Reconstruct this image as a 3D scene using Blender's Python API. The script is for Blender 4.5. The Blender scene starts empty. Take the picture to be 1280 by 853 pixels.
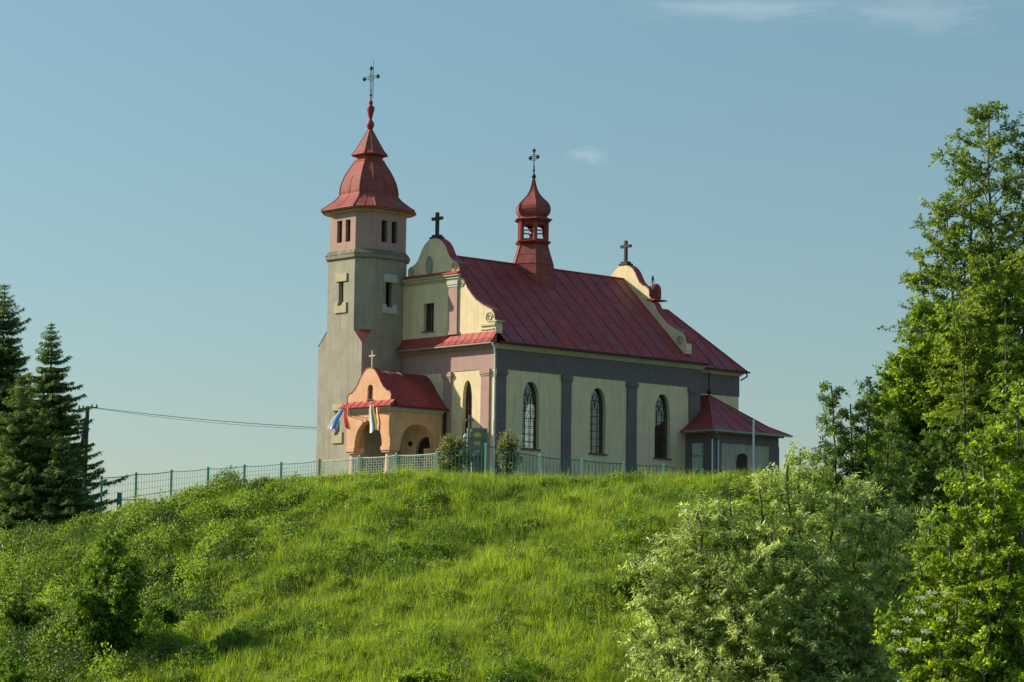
import bpy, bmesh, math, random
import numpy as np
from mathutils import Vector, Matrix
from mathutils.geometry import tessellate_polygon

random.seed(7)
rng = np.random.default_rng(11)
sc = bpy.context.scene
COL = sc.collection
R = math.radians

# ------------------------------------------------------------------ camera, sky, sun, exposure
FPX = 3300.0; PITCH = R(5.85); ROLL = R(0.75)
Fv = Vector((0, math.cos(PITCH), math.sin(PITCH)))
U0 = Vector((0, -math.sin(PITCH), math.cos(PITCH))); R0 = Vector((1, 0, 0))
Rv = R0 * math.cos(ROLL) + U0 * math.sin(ROLL)
Uv = -R0 * math.sin(ROLL) + U0 * math.cos(ROLL)
cd = bpy.data.cameras.new('camera'); cam = bpy.data.objects.new('camera', cd); COL.objects.link(cam)
m4 = Matrix.Identity(4)
for i in range(3):
    m4[i][0] = Rv[i]; m4[i][1] = Uv[i]; m4[i][2] = -Fv[i]
cam.matrix_world = m4
cd.sensor_width = 36; cd.lens = FPX / 1280 * 36; cd.clip_end = 9000; cd.clip_start = 0.5
sc.camera = cam
sc.render.resolution_x = 1024; sc.render.resolution_y = 682

UA = Vector((math.sin(R(47)), math.cos(R(47)), 0)); VA = Vector((-math.cos(R(47)), math.sin(R(47)), 0))
SUN_EL = R(29)
sh = (UA * -0.514 + VA * 0.857).normalized()
sdir = Vector((sh.x * math.cos(SUN_EL), sh.y * math.cos(SUN_EL), math.sin(SUN_EL)))
SKY = dict(strength=0.14, air=1.0, dust=0.5, ozone=1.3)
SUN_STRENGTH = 4.1
EXPOSURE = 0.77
w = bpy.data.worlds.new("World"); sc.world = w; w.use_nodes = True
nt = w.node_tree; N = nt.nodes; Lk = nt.links
N.clear()
out = N.new('ShaderNodeOutputWorld'); bg = N.new('ShaderNodeBackground'); sky = N.new('ShaderNodeTexSky')
sky.sky_type = 'NISHITA'; sky.sun_disc = False; sky.sun_elevation = SUN_EL
sky.sun_rotation = math.atan2(sdir.x, sdir.y) % (2 * math.pi)
sky.air_density = SKY['air']; sky.dust_density = SKY['dust']; sky.ozone_density = SKY['ozone']; sky.altitude = 500
bg.inputs['Strength'].default_value = SKY['strength']
tint = N.new('ShaderNodeMix'); tint.data_type = 'RGBA'; tint.blend_type = 'MULTIPLY'
tint.inputs[0].default_value = 1.0; tint.inputs[7].default_value = (0.92, 1.055, 0.90, 1)
Lk.new(sky.outputs[0], tint.inputs[6])
tc = N.new('ShaderNodeTexCoord')
def ray(px, py):
    return (Fv + Rv * ((px - 640) / FPX) + Uv * ((426.5 - py) / FPX))
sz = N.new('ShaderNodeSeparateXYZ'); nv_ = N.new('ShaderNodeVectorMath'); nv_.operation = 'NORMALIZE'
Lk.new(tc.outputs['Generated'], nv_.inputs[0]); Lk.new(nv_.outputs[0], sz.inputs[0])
rp = N.new('ShaderNodeValToRGB'); Lk.new(sz.outputs[2], rp.inputs[0])  # sky dimmed near the horizon; brighter overhead as added fill for shaded walls
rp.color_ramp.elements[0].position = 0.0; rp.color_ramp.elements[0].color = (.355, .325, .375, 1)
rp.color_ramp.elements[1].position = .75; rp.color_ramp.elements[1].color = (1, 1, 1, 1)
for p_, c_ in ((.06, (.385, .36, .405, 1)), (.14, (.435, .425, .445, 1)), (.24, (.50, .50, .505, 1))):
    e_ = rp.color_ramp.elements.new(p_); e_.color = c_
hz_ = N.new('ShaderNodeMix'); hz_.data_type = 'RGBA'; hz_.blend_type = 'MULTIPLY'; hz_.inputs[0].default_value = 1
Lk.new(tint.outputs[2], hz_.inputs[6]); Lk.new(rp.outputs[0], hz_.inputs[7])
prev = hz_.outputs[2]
for (px, py, sx, sy, amt) in ((925, 13, 110, 14, .20), (1150, 22, 80, 20, .15), (736, 195, 24, 11, .18), (1060, 8, 280, 14, .06), (1105, 575, 60, 22, .12)):
    d = ray(px, py).normalized()
    sub = N.new('ShaderNodeVectorMath'); sub.operation = 'SUBTRACT'; sub.inputs[1].default_value = d
    nrm = N.new('ShaderNodeVectorMath'); nrm.operation = 'NORMALIZE'
    Lk.new(tc.outputs['Generated'], nrm.inputs[0]); Lk.new(nrm.outputs[0], sub.inputs[0])
    mu = N.new('ShaderNodeVectorMath'); mu.operation = 'MULTIPLY'
    mu.inputs[1].default_value = (FPX / sx, FPX / sx * .6, FPX / sy); Lk.new(sub.outputs[0], mu.inputs[0])
    nz = N.new('ShaderNodeTexNoise'); nz.inputs['Scale'].default_value = 1.3; nz.inputs['Detail'].default_value = 6; nz.inputs['Roughness'].default_value = .6
    Lk.new(mu.outputs[0], nz.inputs['Vector'])
    ln = N.new('ShaderNodeVectorMath'); ln.operation = 'LENGTH'; Lk.new(mu.outputs[0], ln.inputs[0])
    ad = N.new('ShaderNodeMath'); ad.operation = 'ADD'; Lk.new(ln.outputs['Value'], ad.inputs[0])
    nm = N.new('ShaderNodeMath'); nm.operation = 'MULTIPLY_ADD'; nm.inputs[1].default_value = 2.4; nm.inputs[2].default_value = -1.2
    Lk.new(nz.outputs[0], nm.inputs[0]); Lk.new(nm.outputs[0], ad.inputs[1])
    mr = N.new('ShaderNodeMapRange'); mr.interpolation_type = 'SMOOTHSTEP'
    mr.inputs['From Min'].default_value = 1.35; mr.inputs['From Max'].default_value = 0.1
    mr.inputs['To Min'].default_value = 0; mr.inputs['To Max'].default_value = amt
    Lk.new(ad.outputs[0], mr.inputs['Value'])
    mx = N.new('ShaderNodeMix'); mx.data_type = 'RGBA'
    Lk.new(mr.outputs[0], mx.inputs[0]); Lk.new(prev, mx.inputs[6]); mx.inputs[7].default_value = (3.2, 3.55, 3.6, 1)
    prev = mx.outputs[2]
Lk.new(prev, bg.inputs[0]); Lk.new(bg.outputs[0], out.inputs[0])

sl = bpy.data.lights.new('sun', 'SUN'); so = bpy.data.objects.new('sun', sl); COL.objects.link(so)
sl.energy = SUN_STRENGTH; sl.angle = R(0.5); sl.color = (1.0, 0.90, 0.74)
so.rotation_euler = sdir.to_track_quat('Z', 'Y').to_euler(); so.location = (-60, 40, 80)
sc.view_settings.view_transform = 'Standard'; sc.view_settings.look = 'None'
sc.view_settings.gamma = 1; sc.view_settings.use_curve_mapping = False; sc.view_settings.exposure = EXPOSURE

def at(px, py, Y):
    d = ray(px, py); return d * (Y / d.y)

# ------------------------------------------------------------------ materials
def mat(name, col, rough=.8, var=.15, scale=1.5, streak=0.0, spec=.3, metallic=0, bump=.0, bscale=20, dirt=None, dirt_amt=0.0, rust=None, panels=0.0):
    m = bpy.data.materials.new(name); m.use_nodes = True
    t = m.node_tree; n = t.nodes; l = t.links
    b = n['Principled BSDF']
    b.inputs['Roughness'].default_value = rough; b.inputs['Metallic'].default_value = metallic
    b.inputs['Specular IOR Level'].default_value = spec
    tc = n.new('ShaderNodeTexCoord')
    nz = n.new('ShaderNodeTexNoise'); nz.inputs['Scale'].default_value = scale; nz.inputs['Detail'].default_value = 8; nz.inputs['Roughness'].default_value = .65
    l.new(tc.outputs['Object'], nz.inputs['Vector'])
    mr = n.new('ShaderNodeMapRange'); mr.inputs[1].default_value = .3; mr.inputs[2].default_value = .7
    mr.inputs[3].default_value = 1 - var; mr.inputs[4].default_value = 1 + var
    l.new(nz.outputs[0], mr.inputs[0])
    mm = n.new('ShaderNodeMix'); mm.data_type = 'RGBA'; mm.blend_type = 'MULTIPLY'; mm.inputs[0].default_value = 1
    mm.inputs[6].default_value = (*col, 1); l.new(mr.outputs[0], mm.inputs[7])
    cur = mm.outputs[2]
    if streak > 0:
        mp = n.new('ShaderNodeMapping'); mp.inputs['Scale'].default_value = (3.2, 3.2, .22)
        l.new(tc.outputs['Object'], mp.inputs[0])
        n2 = n.new('ShaderNodeTexNoise'); n2.inputs['Scale'].default_value = 1.2; n2.inputs['Detail'].default_value = 6
        l.new(mp.outputs[0], n2.inputs['Vector'])
        r2 = n.new('ShaderNodeMapRange'); r2.inputs[1].default_value = .5; r2.inputs[2].default_value = .78
        r2.inputs[3].default_value = 0; r2.inputs[4].default_value = streak
        l.new(n2.outputs[0], r2.inputs[0])
        mx = n.new('ShaderNodeMix'); mx.data_type = 'RGBA'; l.new(r2.outputs[0], mx.inputs[0]); l.new(cur, mx.inputs[6])
        dc = dirt or tuple(c * .45 for c in col); mx.inputs[7].default_value = (*dc, 1)
        cur = mx.outputs[2]
    if dirt_amt > 0:
        n3 = n.new('ShaderNodeTexNoise'); n3.inputs['Scale'].default_value = .7; n3.inputs['Detail'].default_value = 10; n3.inputs['Roughness'].default_value = .75
        l.new(tc.outputs['Object'], n3.inputs['Vector'])
        r3 = n.new('ShaderNodeMapRange'); r3.inputs[1].default_value = .52; r3.inputs[2].default_value = .68
        r3.inputs[3].default_value = 0; r3.inputs[4].default_value = dirt_amt
        l.new(n3.outputs[0], r3.inputs[0])
        mx = n.new('ShaderNodeMix'); mx.data_type = 'RGBA'; l.new(r3.outputs[0], mx.inputs[0]); l.new(cur, mx.inputs[6])
        dc = rust or tuple(c * .5 for c in col); mx.inputs[7].default_value = (*dc, 1)
        cur = mx.outputs[2]
    if panels > 0:
        sp = n.new('ShaderNodeSeparateXYZ'); l.new(tc.outputs['Object'], sp.inputs[0])
        def mth(op, a, c=None, v=None):
            q = n.new('ShaderNodeMath'); q.operation = op; l.new(a, q.inputs[0])
            if c is not None: l.new(c, q.inputs[1])
            if v is not None: q.inputs[1].default_value = v
            return q.outputs[0]
        col_ = mth('FLOOR', mth('DIVIDE', mth('SUBTRACT', sp.outputs[0], v=1.1), v=1.18))
        row_ = mth('FLOOR', mth('ADD', mth('DIVIDE', sp.outputs[2], v=1.38), mth('MULTIPLY', col_, v=.5)))
        cb = n.new('ShaderNodeCombineXYZ'); l.new(col_, cb.inputs[0]); l.new(row_, cb.inputs[1])
        wn = n.new('ShaderNodeTexWhiteNoise'); wn.noise_dimensions = '2D'; l.new(cb.outputs[0], wn.inputs['Vector'])
        pr = n.new('ShaderNodeMapRange'); pr.inputs[3].default_value = 1 - panels; pr.inputs[4].default_value = 1 + panels; l.new(wn.outputs[0], pr.inputs[0])
        pm = n.new('ShaderNodeMix'); pm.data_type = 'RGBA'; pm.blend_type = 'MULTIPLY'; pm.inputs[0].default_value = 1; l.new(cur, pm.inputs[6]); l.new(pr.outputs[0], pm.inputs[7]); cur = pm.outputs[2]
        rv = n.new('ShaderNodeMapRange'); rv.inputs[3].default_value = rough - .12; rv.inputs[4].default_value = rough + .2; l.new(wn.outputs[0], rv.inputs[0]); l.new(rv.outputs[0], b.inputs['Roughness'])
    l.new(cur, b.inputs['Base Color'])
    if bump > 0:
        bp = n.new('ShaderNodeBump'); bp.inputs['Strength'].default_value = bump; bp.inputs['Distance'].default_value = .05
        n4 = n.new('ShaderNodeTexNoise'); n4.inputs['Scale'].default_value = bscale; n4.inputs['Detail'].default_value = 4
        l.new(tc.outputs['Object'], n4.inputs['Vector']); l.new(n4.outputs[0], bp.inputs['Height']); l.new(bp.outputs[0], b.inputs['Normal'])
    return m

M = {}
M['tower'] = mat('tower stucco', (.335, .305, .23), .9, .13, .9, .5, .2, bump=.25, bscale=4, dirt=(.16, .15, .12), dirt_amt=.35, rust=(.21, .20, .16))
M['cream'] = mat('cream stucco', (.74, .59, .35), .9, .11, 1.0, .45, .2, bump=.25, bscale=4, dirt=(.38, .34, .22), dirt_amt=.3, rust=(.47, .42, .27))
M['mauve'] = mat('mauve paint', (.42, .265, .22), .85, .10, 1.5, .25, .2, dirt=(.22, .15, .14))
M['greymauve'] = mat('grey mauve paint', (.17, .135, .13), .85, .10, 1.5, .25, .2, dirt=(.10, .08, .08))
M['grime'] = mat('weathered ledge', (.20, .18, .14), .95, .35, 3, .5, .1, dirt=(.06, .055, .05), dirt_amt=.6, rust=(.07, .065, .055))
M['mould'] = mat('pale moulding', (.50, .46, .30), .85, .10, 2, .35, .2, dirt=(.25, .24, .17))
M['ledgegrey'] = mat('grey moulding', (.30, .275, .20), .9, .25, 3, .5, .2, dirt=(.10, .09, .07), dirt_amt=.5, rust=(.13, .12, .09))
M['annexwall'] = mat('grey beige stucco', (.42, .38, .29), .9, .12, 1, .45, .2, dirt=(.22, .20, .15))
M['porch'] = mat('apricot stucco', (.68, .38, .21), .9, .12, 1.8, .35, .2, dirt=(.45, .25, .14))
M['col'] = mat('pink column paint', (.66, .44, .33), .85, .08, 2, .15, .2)
M['block'] = mat('ochre block', (.47, .39, .24), .9, .12, 3, .3, .2)
M['paleblock'] = mat('pale stone block', (.50, .51, .46), .9, .12, 3, .3, .2)
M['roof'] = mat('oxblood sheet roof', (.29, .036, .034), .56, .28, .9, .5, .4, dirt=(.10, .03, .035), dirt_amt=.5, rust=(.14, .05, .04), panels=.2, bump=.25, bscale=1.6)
M['roof_faded'] = mat('faded red sheet', (.27, .066, .048), .7, .3, 1.6, .5, .22, dirt=(.14, .045, .045), dirt_amt=.5, rust=(.21, .10, .08), bump=.3, bscale=1.5)  # weathered, duller red of the tower roof, turret and flashings
M['ledge'] = mat('red painted skirt', (.36, .047, .036), .55, .22, 1.4, .35, .35, dirt=(.25, .05, .045))
M['fascia'] = mat('dark fascia', (.07, .014, .02), .6, .2, 2)
M['gutter'] = mat('gutter', (.26, .29, .25), .5, .1, 3, .2, .4)
M['pipe'] = mat('white pipe', (.66, .68, .66), .45, .08, 4, .2, .4)
M['stone'] = mat('dark cross stone', (.06, .055, .05), .9, .3, 4)
M['palecross'] = mat('pale cross', (.42, .36, .28), .8, .15, 4)
M['iron'] = mat('iron', (.035, .045, .045), .5, .2, 5, metallic=.4)
M['brightiron'] = mat('bright metal', (.55, .6, .55), .35, .1, 5, metallic=.6)
M['interior'] = mat('interior', (.045, .035, .035), .95, .1, 1)
M['frame'] = mat('window frame', (.055, .045, .04), .7, .2, 4)
M['sill'] = mat('sill', (.13, .085, .075), .8, .2, 4)
M['blind'] = mat('brown blind', (.30, .20, .12), .9, .3, 3)
M['door'] = mat('door', (.05, .028, .02), .7, .3, 4)
M['green'] = mat('green fence paint', (.15, .42, .27), .55, .2, 3, .3, .4, dirt=(.06, .12, .08))
M['palegreen'] = mat('pale mint paint', (.52, .86, .56), .55, .15, 3, .2, .4)
M['darkgreen'] = mat('dark green paint', (.05, .19, .16), .6, .2, 3)
M['wire'] = mat('wire', (.18, .42, .32), .5, .2, 3)
M['palewire'] = mat('pale wire', (.74, .86, .66), .5, .2, 3)
M['wood'] = mat('weathered pole', (.075, .065, .055), .9, .3, 3, .3)
M['cable'] = mat('cable', (.10, .13, .14), .6, .1, 3)
M['slab'] = mat('grey green slab', (.20, .205, .165), .75, .15, 3, .3)
M['sunlit_fill'] = mat('yellow inset', (.74, .60, .22), .8, .12, 4)
M['white'] = mat('white paint', (.74, .74, .70), .6, .06, 4)
M['annexpanel'] = mat('pale panel', (.50, .52, .42), .8, .08, 3)
M['bark'] = mat('bark', (.085, .065, .045), .95, .35, 5, .3)
M['greybark'] = mat('grey bark', (.13, .115, .09), .95, .35, 5, .3)

def glass_mat():
    m = bpy.data.materials.new('window glass'); m.use_nodes = True
    t = m.node_tree; n = t.nodes; l = t.links; n.clear()
    o = n.new('ShaderNodeOutputMaterial'); tr = n.new('ShaderNodeBsdfTransparent'); gl = n.new('ShaderNodeBsdfGlossy')
    gl.inputs['Roughness'].default_value = .08; gl.inputs['Color'].default_value = (.7, .75, .75, 1)
    tc = n.new('ShaderNodeTexCoord'); v = n.new('ShaderNodeTexVoronoi'); v.inputs['Scale'].default_value = 2.6
    l.new(tc.outputs['Object'], v.inputs['Vector'])
    hs = n.new('ShaderNodeMix'); hs.data_type = 'RGBA'; hs.inputs[0].default_value = .14
    hs.inputs[6].default_value = (.74, .74, .70, 1); l.new(v.outputs['Color'], hs.inputs[7]); l.new(hs.outputs[2], tr.inputs[0])
    mx = n.new('ShaderNodeMixShader'); mx.inputs[0].default_value = .13
    l.new(tr.outputs[0], mx.inputs[1]); l.new(gl.outputs[0], mx.inputs[2]); l.new(mx.outputs[0], o.inputs[0])
    return m
M['glass'] = glass_mat()

def leaf_mat(name, dark, light, trans=.35, rough=.5, spec=.35, tcol=None):
    """two-tone leaf: a per-leaf 'tone' attribute picks between two pigments; thin leaves let light through"""
    m = bpy.data.materials.new(name); m.use_nodes = True
    t = m.node_tree; n = t.nodes; l = t.links
    b = n['Principled BSDF']; o = n['Material Output']
    a = n.new('ShaderNodeAttribute'); a.attribute_name = 'tone'
    mx = n.new('ShaderNodeMix'); mx.data_type = 'RGBA'; l.new(a.outputs['Fac'], mx.inputs[0])
    mx.inputs[6].default_value = (*dark, 1); mx.inputs[7].default_value = (*light, 1)
    l.new(mx.outputs[2], b.inputs['Base Color']); b.inputs['Roughness'].default_value = rough; b.inputs['Specular IOR Level'].default_value = spec
    tr = n.new('ShaderNodeBsdfTranslucent')
    m2 = n.new('ShaderNodeMix'); m2.data_type = 'RGBA'; m2.blend_type = 'MULTIPLY'; m2.inputs[0].default_value = 1
    l.new(mx.outputs[2], m2.inputs[6]); m2.inputs[7].default_value = (*(tcol or (1.6, 1.5, .6)), 1); l.new(m2.outputs[2], tr.inputs[0])
    ms = n.new('ShaderNodeMixShader'); ms.inputs[0].default_value = trans
    l.new(b.outputs[0], ms.inputs[1]); l.new(tr.outputs[0], ms.inputs[2]); l.new(ms.outputs[0], o.inputs[0])
    return m
G = {}
G['grass'] = leaf_mat('meadow grass', (.045, .11, .014), (.34, .45, .05), .52, .55, .25)
G['scrub'] = leaf_mat('scrub leaves', (.04, .09, .014), (.27, .385, .045), .44)
G['herb'] = leaf_mat('dark herb leaves', (.045, .11, .014), (.20, .33, .035), .5)
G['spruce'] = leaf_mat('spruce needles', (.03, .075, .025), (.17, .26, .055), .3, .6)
G['dark'] = leaf_mat('dark shrub leaves', (.02, .055, .012), (.11, .19, .03), .3)
G['greenspruce'] = leaf_mat('young spruce needles', (.05, .11, .014), (.24, .36, .04), .35, .6)
G['ash'] = leaf_mat('tall tree leaves', (.055, .115, .022), (.33, .43, .06), .5)
G['ashling'] = leaf_mat('young ash leaves', (.04, .095, .022), (.22, .33, .055), .45)
G['mid'] = leaf_mat('broad leaves', (.06, .13, .014), (.34, .48, .035), .55)
G['willow'] = leaf_mat('willow leaves', (.12, .19, .035), (.64, .74, .28), .52, .38, .5, (1.25, 1.25, .7))
G['elder'] = leaf_mat('elder leaves', (.07, .15, .014), (.42, .56, .045), .52)
G['rose'] = leaf_mat('rose bush leaves', (.06, .09, .03), (.36, .38, .18), .45)
G['petal'] = leaf_mat('cream petals', (.50, .52, .36), (.78, .78, .60), .3, .7, .2, (1, 1, .9))
G['straw'] = leaf_mat('dry stalks', (.22, .22, .08), (.40, .38, .16), .3, .7, .2, (1.2, 1.1, .7))

def soil_mat():
    m = mat('turf soil', (.065, .085, .022), .95, .4, .35, 0, .1, bump=.4, bscale=3, dirt_amt=.5, rust=(.05, .05, .02))
    return m
M['soil'] = soil_mat()

def cloth_mat(name, col):
    m = bpy.data.materials.new(name); m.use_nodes = True; t = m.node_tree; n = t.nodes; l = t.links
    b_ = n['Principled BSDF']; b_.inputs['Base Color'].default_value = (*col, 1); b_.inputs['Roughness'].default_value = .9
    wv = n.new('ShaderNodeTexNoise'); wv.inputs['Scale'].default_value = 9; bp = n.new('ShaderNodeBump'); bp.inputs['Strength'].default_value = .4; l.new(wv.outputs[0], bp.inputs['Height']); l.new(bp.outputs[0], b_.inputs['Normal'])
    tr = n.new('ShaderNodeBsdfTranslucent'); tr.inputs[0].default_value = (*col, 1); ms = n.new('ShaderNodeMixShader'); ms.inputs[0].default_value = .5
    l.new(b_.outputs[0], ms.inputs[1]); l.new(tr.outputs[0], ms.inputs[2]); l.new(ms.outputs[0], n['Material Output'].inputs[0]); return m
M['f_white'] = cloth_mat('white cloth', (.88, .86, .78)); M['f_blue'] = cloth_mat('blue cloth', (.16, .42, .85))
M['f_red'] = cloth_mat('red cloth', (.80, .10, .06)); M['f_yellow'] = cloth_mat('yellow cloth', (.95, .66, .05))

# ------------------------------------------------------------------ mesh helpers
def link(name, me, parent=None, m=None):
    o = bpy.data.objects.new(name, me); COL.objects.link(o)
    if m is not None: me.materials.append(m)
    if parent is not None: o.parent = parent
    return o
def tag(o, label=None, cat=None, group=None, kind=None):
    if label: o['label'] = label
    if cat: o['category'] = cat
    if group: o['group'] = group
    if kind: o['kind'] = kind
    return o
def empty(name, loc, rz=0, parent=None):
    o = bpy.data.objects.new(name, None); COL.objects.link(o); o.location = loc; o.rotation_euler = (0, 0, rz); o.empty_display_size = .3
    if parent is not None: o.parent = parent
    return o

class MB:
    def __init__(s): s.v = []; s.f = []
    def add(s, vs, fs):
        o = len(s.v); s.v += [tuple(v) for v in vs]; s.f += [tuple(i + o for i in f) for f in fs]; return s
    def box(s, x0, x1, y0, y1, z0, z1):
        v = [(x0, y0, z0), (x1, y0, z0), (x1, y1, z0), (x0, y1, z0), (x0, y0, z1), (x1, y0, z1), (x1, y1, z1), (x0, y1, z1)]
        return s.add(v, [(0, 3, 2, 1), (4, 5, 6, 7), (0, 1, 5, 4), (1, 2, 6, 5), (2, 3, 7, 6), (3, 0, 4, 7)])
    def prism(s, poly, axis, a0, a1, holes=()):
        """poly: 2D points in the plane across 'axis' (x:(y,z), y:(x,z), z:(x,y)), holes cut right through"""
        def p3(p, a):
            return {'x': (a, p[0], p[1]), 'y': (p[0], a, p[1]), 'z': (p[0], p[1], a)}[axis]
        loops = [list(poly)] + [list(h) for h in holes]
        tris = tessellate_polygon([[Vector((p[0], p[1], 0)) for p in lp] for lp in loops])
        flat = [p for lp in loops for p in lp]; n = len(flat)
        vs = [p3(p, a0) for p in flat] + [p3(p, a1) for p in flat]
        fs = [tuple(t) for t in tris] + [tuple(i + n for i in reversed(t)) for t in tris]
        k = 0
        for lp in loops:
            c = len(lp)
            for i in range(c):
                j = (i + 1) % c; fs.append((k + i, k + j, k + j + n, k + i + n))
            k += c
        return s.add(vs, fs)
    def loft(s, rings, cap=True):
        n = len(rings[0]); vs = [p for r in rings for p in r]; fs = []
        for a in range(len(rings) - 1):
            for i in range(n):
                j = (i + 1) % n; fs.append((a * n + i, a * n + j, (a + 1) * n + j, (a + 1) * n + i))
        if cap: fs += [tuple(range(n))[::-1], tuple(range((len(rings) - 1) * n, len(rings) * n))]
        return s.add(vs, fs)
    def lathe(s, prof, c=(0, 0, 0), n=12, ph=0, cap=True):
        return s.loft([[(c[0] + r * math.cos(ph + 2 * math.pi * i / n), c[1] + r * math.sin(ph + 2 * math.pi * i / n), c[2] + z) for i in range(n)] for r, z in prof], cap)
    def bar(s, a, b, r, r2=None, n=5):
        a = Vector(a); b = Vector(b); d = (b - a)
        if d.length < 1e-6: return s
        d.normalize(); u = d.orthogonal().normalized(); v = d.cross(u); r2 = r if r2 is None else r2
        rg = []
        for p, q in ((a, r), (b, r2)):
            rg.append([tuple(p + u * (q * math.cos(2 * math.pi * i / n + .4)) + v * (q * math.sin(2 * math.pi * i / n + .4))) for i in range(n)])
        return s.loft(rg)
    def tube(s, pts, r, n=5, r2=None):
        k = len(pts) - 1
        for i in range(k):
            ra = r if r2 is None else r + (r2 - r) * i / k; rb = r if r2 is None else r + (r2 - r) * (i + 1) / k
            s.bar(pts[i], pts[i + 1], ra, rb, n)
        return s
    def build(s, name, m, parent=None, smooth=False, bevel=0):
        me = bpy.data.meshes.new(name); me.from_pydata(s.v, [], s.f); me.validate(); me.update()
        bm = bmesh.new(); bm.from_mesh(me); bmesh.ops.recalc_face_normals(bm, faces=bm.faces); bm.to_mesh(me); bm.free()
        if smooth:
            for p in me.polygons: p.use_smooth = True
        o = link(name, me, parent, m)
        if bevel:
            b = o.modifiers.new('bevel', 'BEVEL'); b.width = bevel; b.segments = 2; b.limit_method = 'ANGLE'
        return o

def arch(c, hw, z0, zs, zt, n=7):
    """outline of an arched opening, slightly pointed: from sill z0, spring zs, top zt"""
    pts = [(c - hw, z0), (c + hw, z0)]
    h = zt - zs
    for i in range(n + 1):
        t = i / n * math.pi / 2
        pts.append((c + hw * math.cos(t) ** .85, zs + h * math.sin(t)))
    for i in range(n - 1, -1, -1):
        t = i / n * math.pi / 2
        pts.append((c - hw * math.cos(t) ** .85, zs + h * math.sin(t)))
    return pts
def rect(a, b, c, d): return [(a, c), (b, c), (b, d), (a, d)]

def strip(path, axis, a0, a1, th, mb):
    """a sheet of thickness th laid along a 2D path (coping), extruded along axis"""
    k = len(path); outp = []
    for i, p in enumerate(path):
        a = path[max(i - 1, 0)]; b = path[min(i + 1, k - 1)]
        d = Vector((b[0] - a[0], b[1] - a[1])).normalized(); nrm = Vector((-d.y, d.x))
        outp.append((p[0] + nrm.x * th, p[1] + nrm.y * th))
    for i in range(k - 1):
        mb.prism([path[i], path[i + 1], outp[i + 1], outp[i]], axis, a0, a1)
    return mb

# ------------------------------------------------------------------ terrain
C0 = Vector((-1.03755655, 165.0, 8.27213835))   # near corner of the nave at ground level
def ss(x, a, b):
    t = np.clip((x - a) / (b - a), 0, 1); return t * t * (3 - 2 * t)
def crestY(X): return 152.5 + .5 * np.clip(-8 - X, 0, 60) + .25 * np.clip(X - 14, 0, 60)
def hgt(X, Y):
    X = np.asarray(X, float); Y = np.asarray(Y, float)
    zp = np.interp(X, [-70, -45, -33, -27, -22, -17, -12, -5, 5, 15, 30, 60], [0, 1.5, 3.3, 4.5, 5.5, 6.5, 7.2, 7.5, 7.5, 7.6, 7.75, 7.9])
    d = crestY(X) - Y
    dp = np.clip(d, 0, None)
    g = .285 * (np.sqrt(dp ** 2 + 49) - 7)
    lump = .35 * np.sin(X * .33 + Y * .11) * np.sin(Y * .27 - X * .09) + .18 * np.sin(X * .9 + 1.3) * np.sin(Y * .7 + X * .2) + .10 * np.sin(X * 2.1 + Y * 1.3)
    z = zp - g + lump * ss(d, -1, 10) + .5 * ss(-d, 2, 10)
    z = np.maximum(z, -5.6 + .15 * lump) if True else z
    near = -1.7 - 3.9 * ss(Y, 6, 34)
    z = np.where(Y < 60, np.minimum(np.maximum(near, -5.6), 0), z)
    # behind the plateau the ground falls away gently
    back = ss(Y, 215, 330); z = z * (1 - back) + (-4.0) * back
    return z
def hz(x, y): return float(hgt(x, y))

def build_ground():
    xs = np.concatenate([np.linspace(-2500, -90, 14), np.linspace(-80, 80, 161), np.linspace(90, 2500, 14)])
    ys = np.concatenate([np.linspace(-400, -10, 8), np.linspace(0, 90, 46), np.linspace(91, 175, 85), np.linspace(180, 340, 33), np.linspace(400, 4000, 14)])
    X, Y = np.meshgrid(xs, ys); Z = hgt(X, Y)
    far = ss(np.abs(X), 80, 200); Z = Z * (1 - far) + -4.0 * far
    v = np.stack([X.ravel(), Y.ravel(), Z.ravel()], 1); nx = len(xs)
    f = [(j * nx + i, j * nx + i + 1, (j + 1) * nx + i + 1, (j + 1) * nx + i) for j in range(len(ys) - 1) for i in range(nx - 1)]
    me = bpy.data.meshes.new('ground'); me.from_pydata(v.tolist(), [], f); me.update()
    for p in me.polygons: p.use_smooth = True
    return tag(link('ground', me, None, M['soil']), kind='structure')
build_ground()

# ------------------------------------------------------------------ the church (local x = along the nave, y = across the facade)
CH = empty('church', C0, R(43))
tag(CH, 'pale stucco church with dark red roofs and a square front tower on the hilltop', 'church')

UF = -3.45          # plane of the tower front
TX, TY = UF + 2.22, 11.18
def octo(h, c, z, cx=TX, cy=TY):
    k = h - c
    return [(cx - h, cy - k, z), (cx - k, cy - h, z), (cx + k, cy - h, z), (cx + h, cy - k, z), (cx + h, cy + k, z), (cx + k, cy + h, z), (cx - k, cy + h, z), (cx - h, cy + k, z)]

def chamfer_section(name, z0, z1, m, parent, holes_x, holes_y, h=2.22, c=.86, th=.32):
    """octagonal storey from four holed plates and four chamfer plates"""
    b = MB(); k = h - c
    b.prism(rect(TY - k, TY + k, z0, z1), 'x', TX - h, TX - h + th, [rect(*q) for q in holes_x])
    b.prism(rect(TY - k, TY + k, z0, z1), 'x', TX + h - th, TX + h, [rect(*q) for q in holes_x])
    b.prism(rect(TX - k, TX + k, z0, z1), 'y', TY - h, TY - h + th, [rect(*q) for q in holes_y])
    b.prism(rect(TX - k, TX + k, z0, z1), 'y', TY + h - th, TY + h, [rect(*q) for q in holes_y])
    for sx in (-1, 1):
        for sy in (-1, 1):
            p = [(TX + sx * h, TY + sy * k), (TX + sx * k, TY + sy * h), (TX + sx * k, TY + sy * (h - th)), (TX + sx * (h - th), TY + sy * k)]
            b.prism(p, 'z', z0, z1)
    return b.build(name, m, parent)

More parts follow.
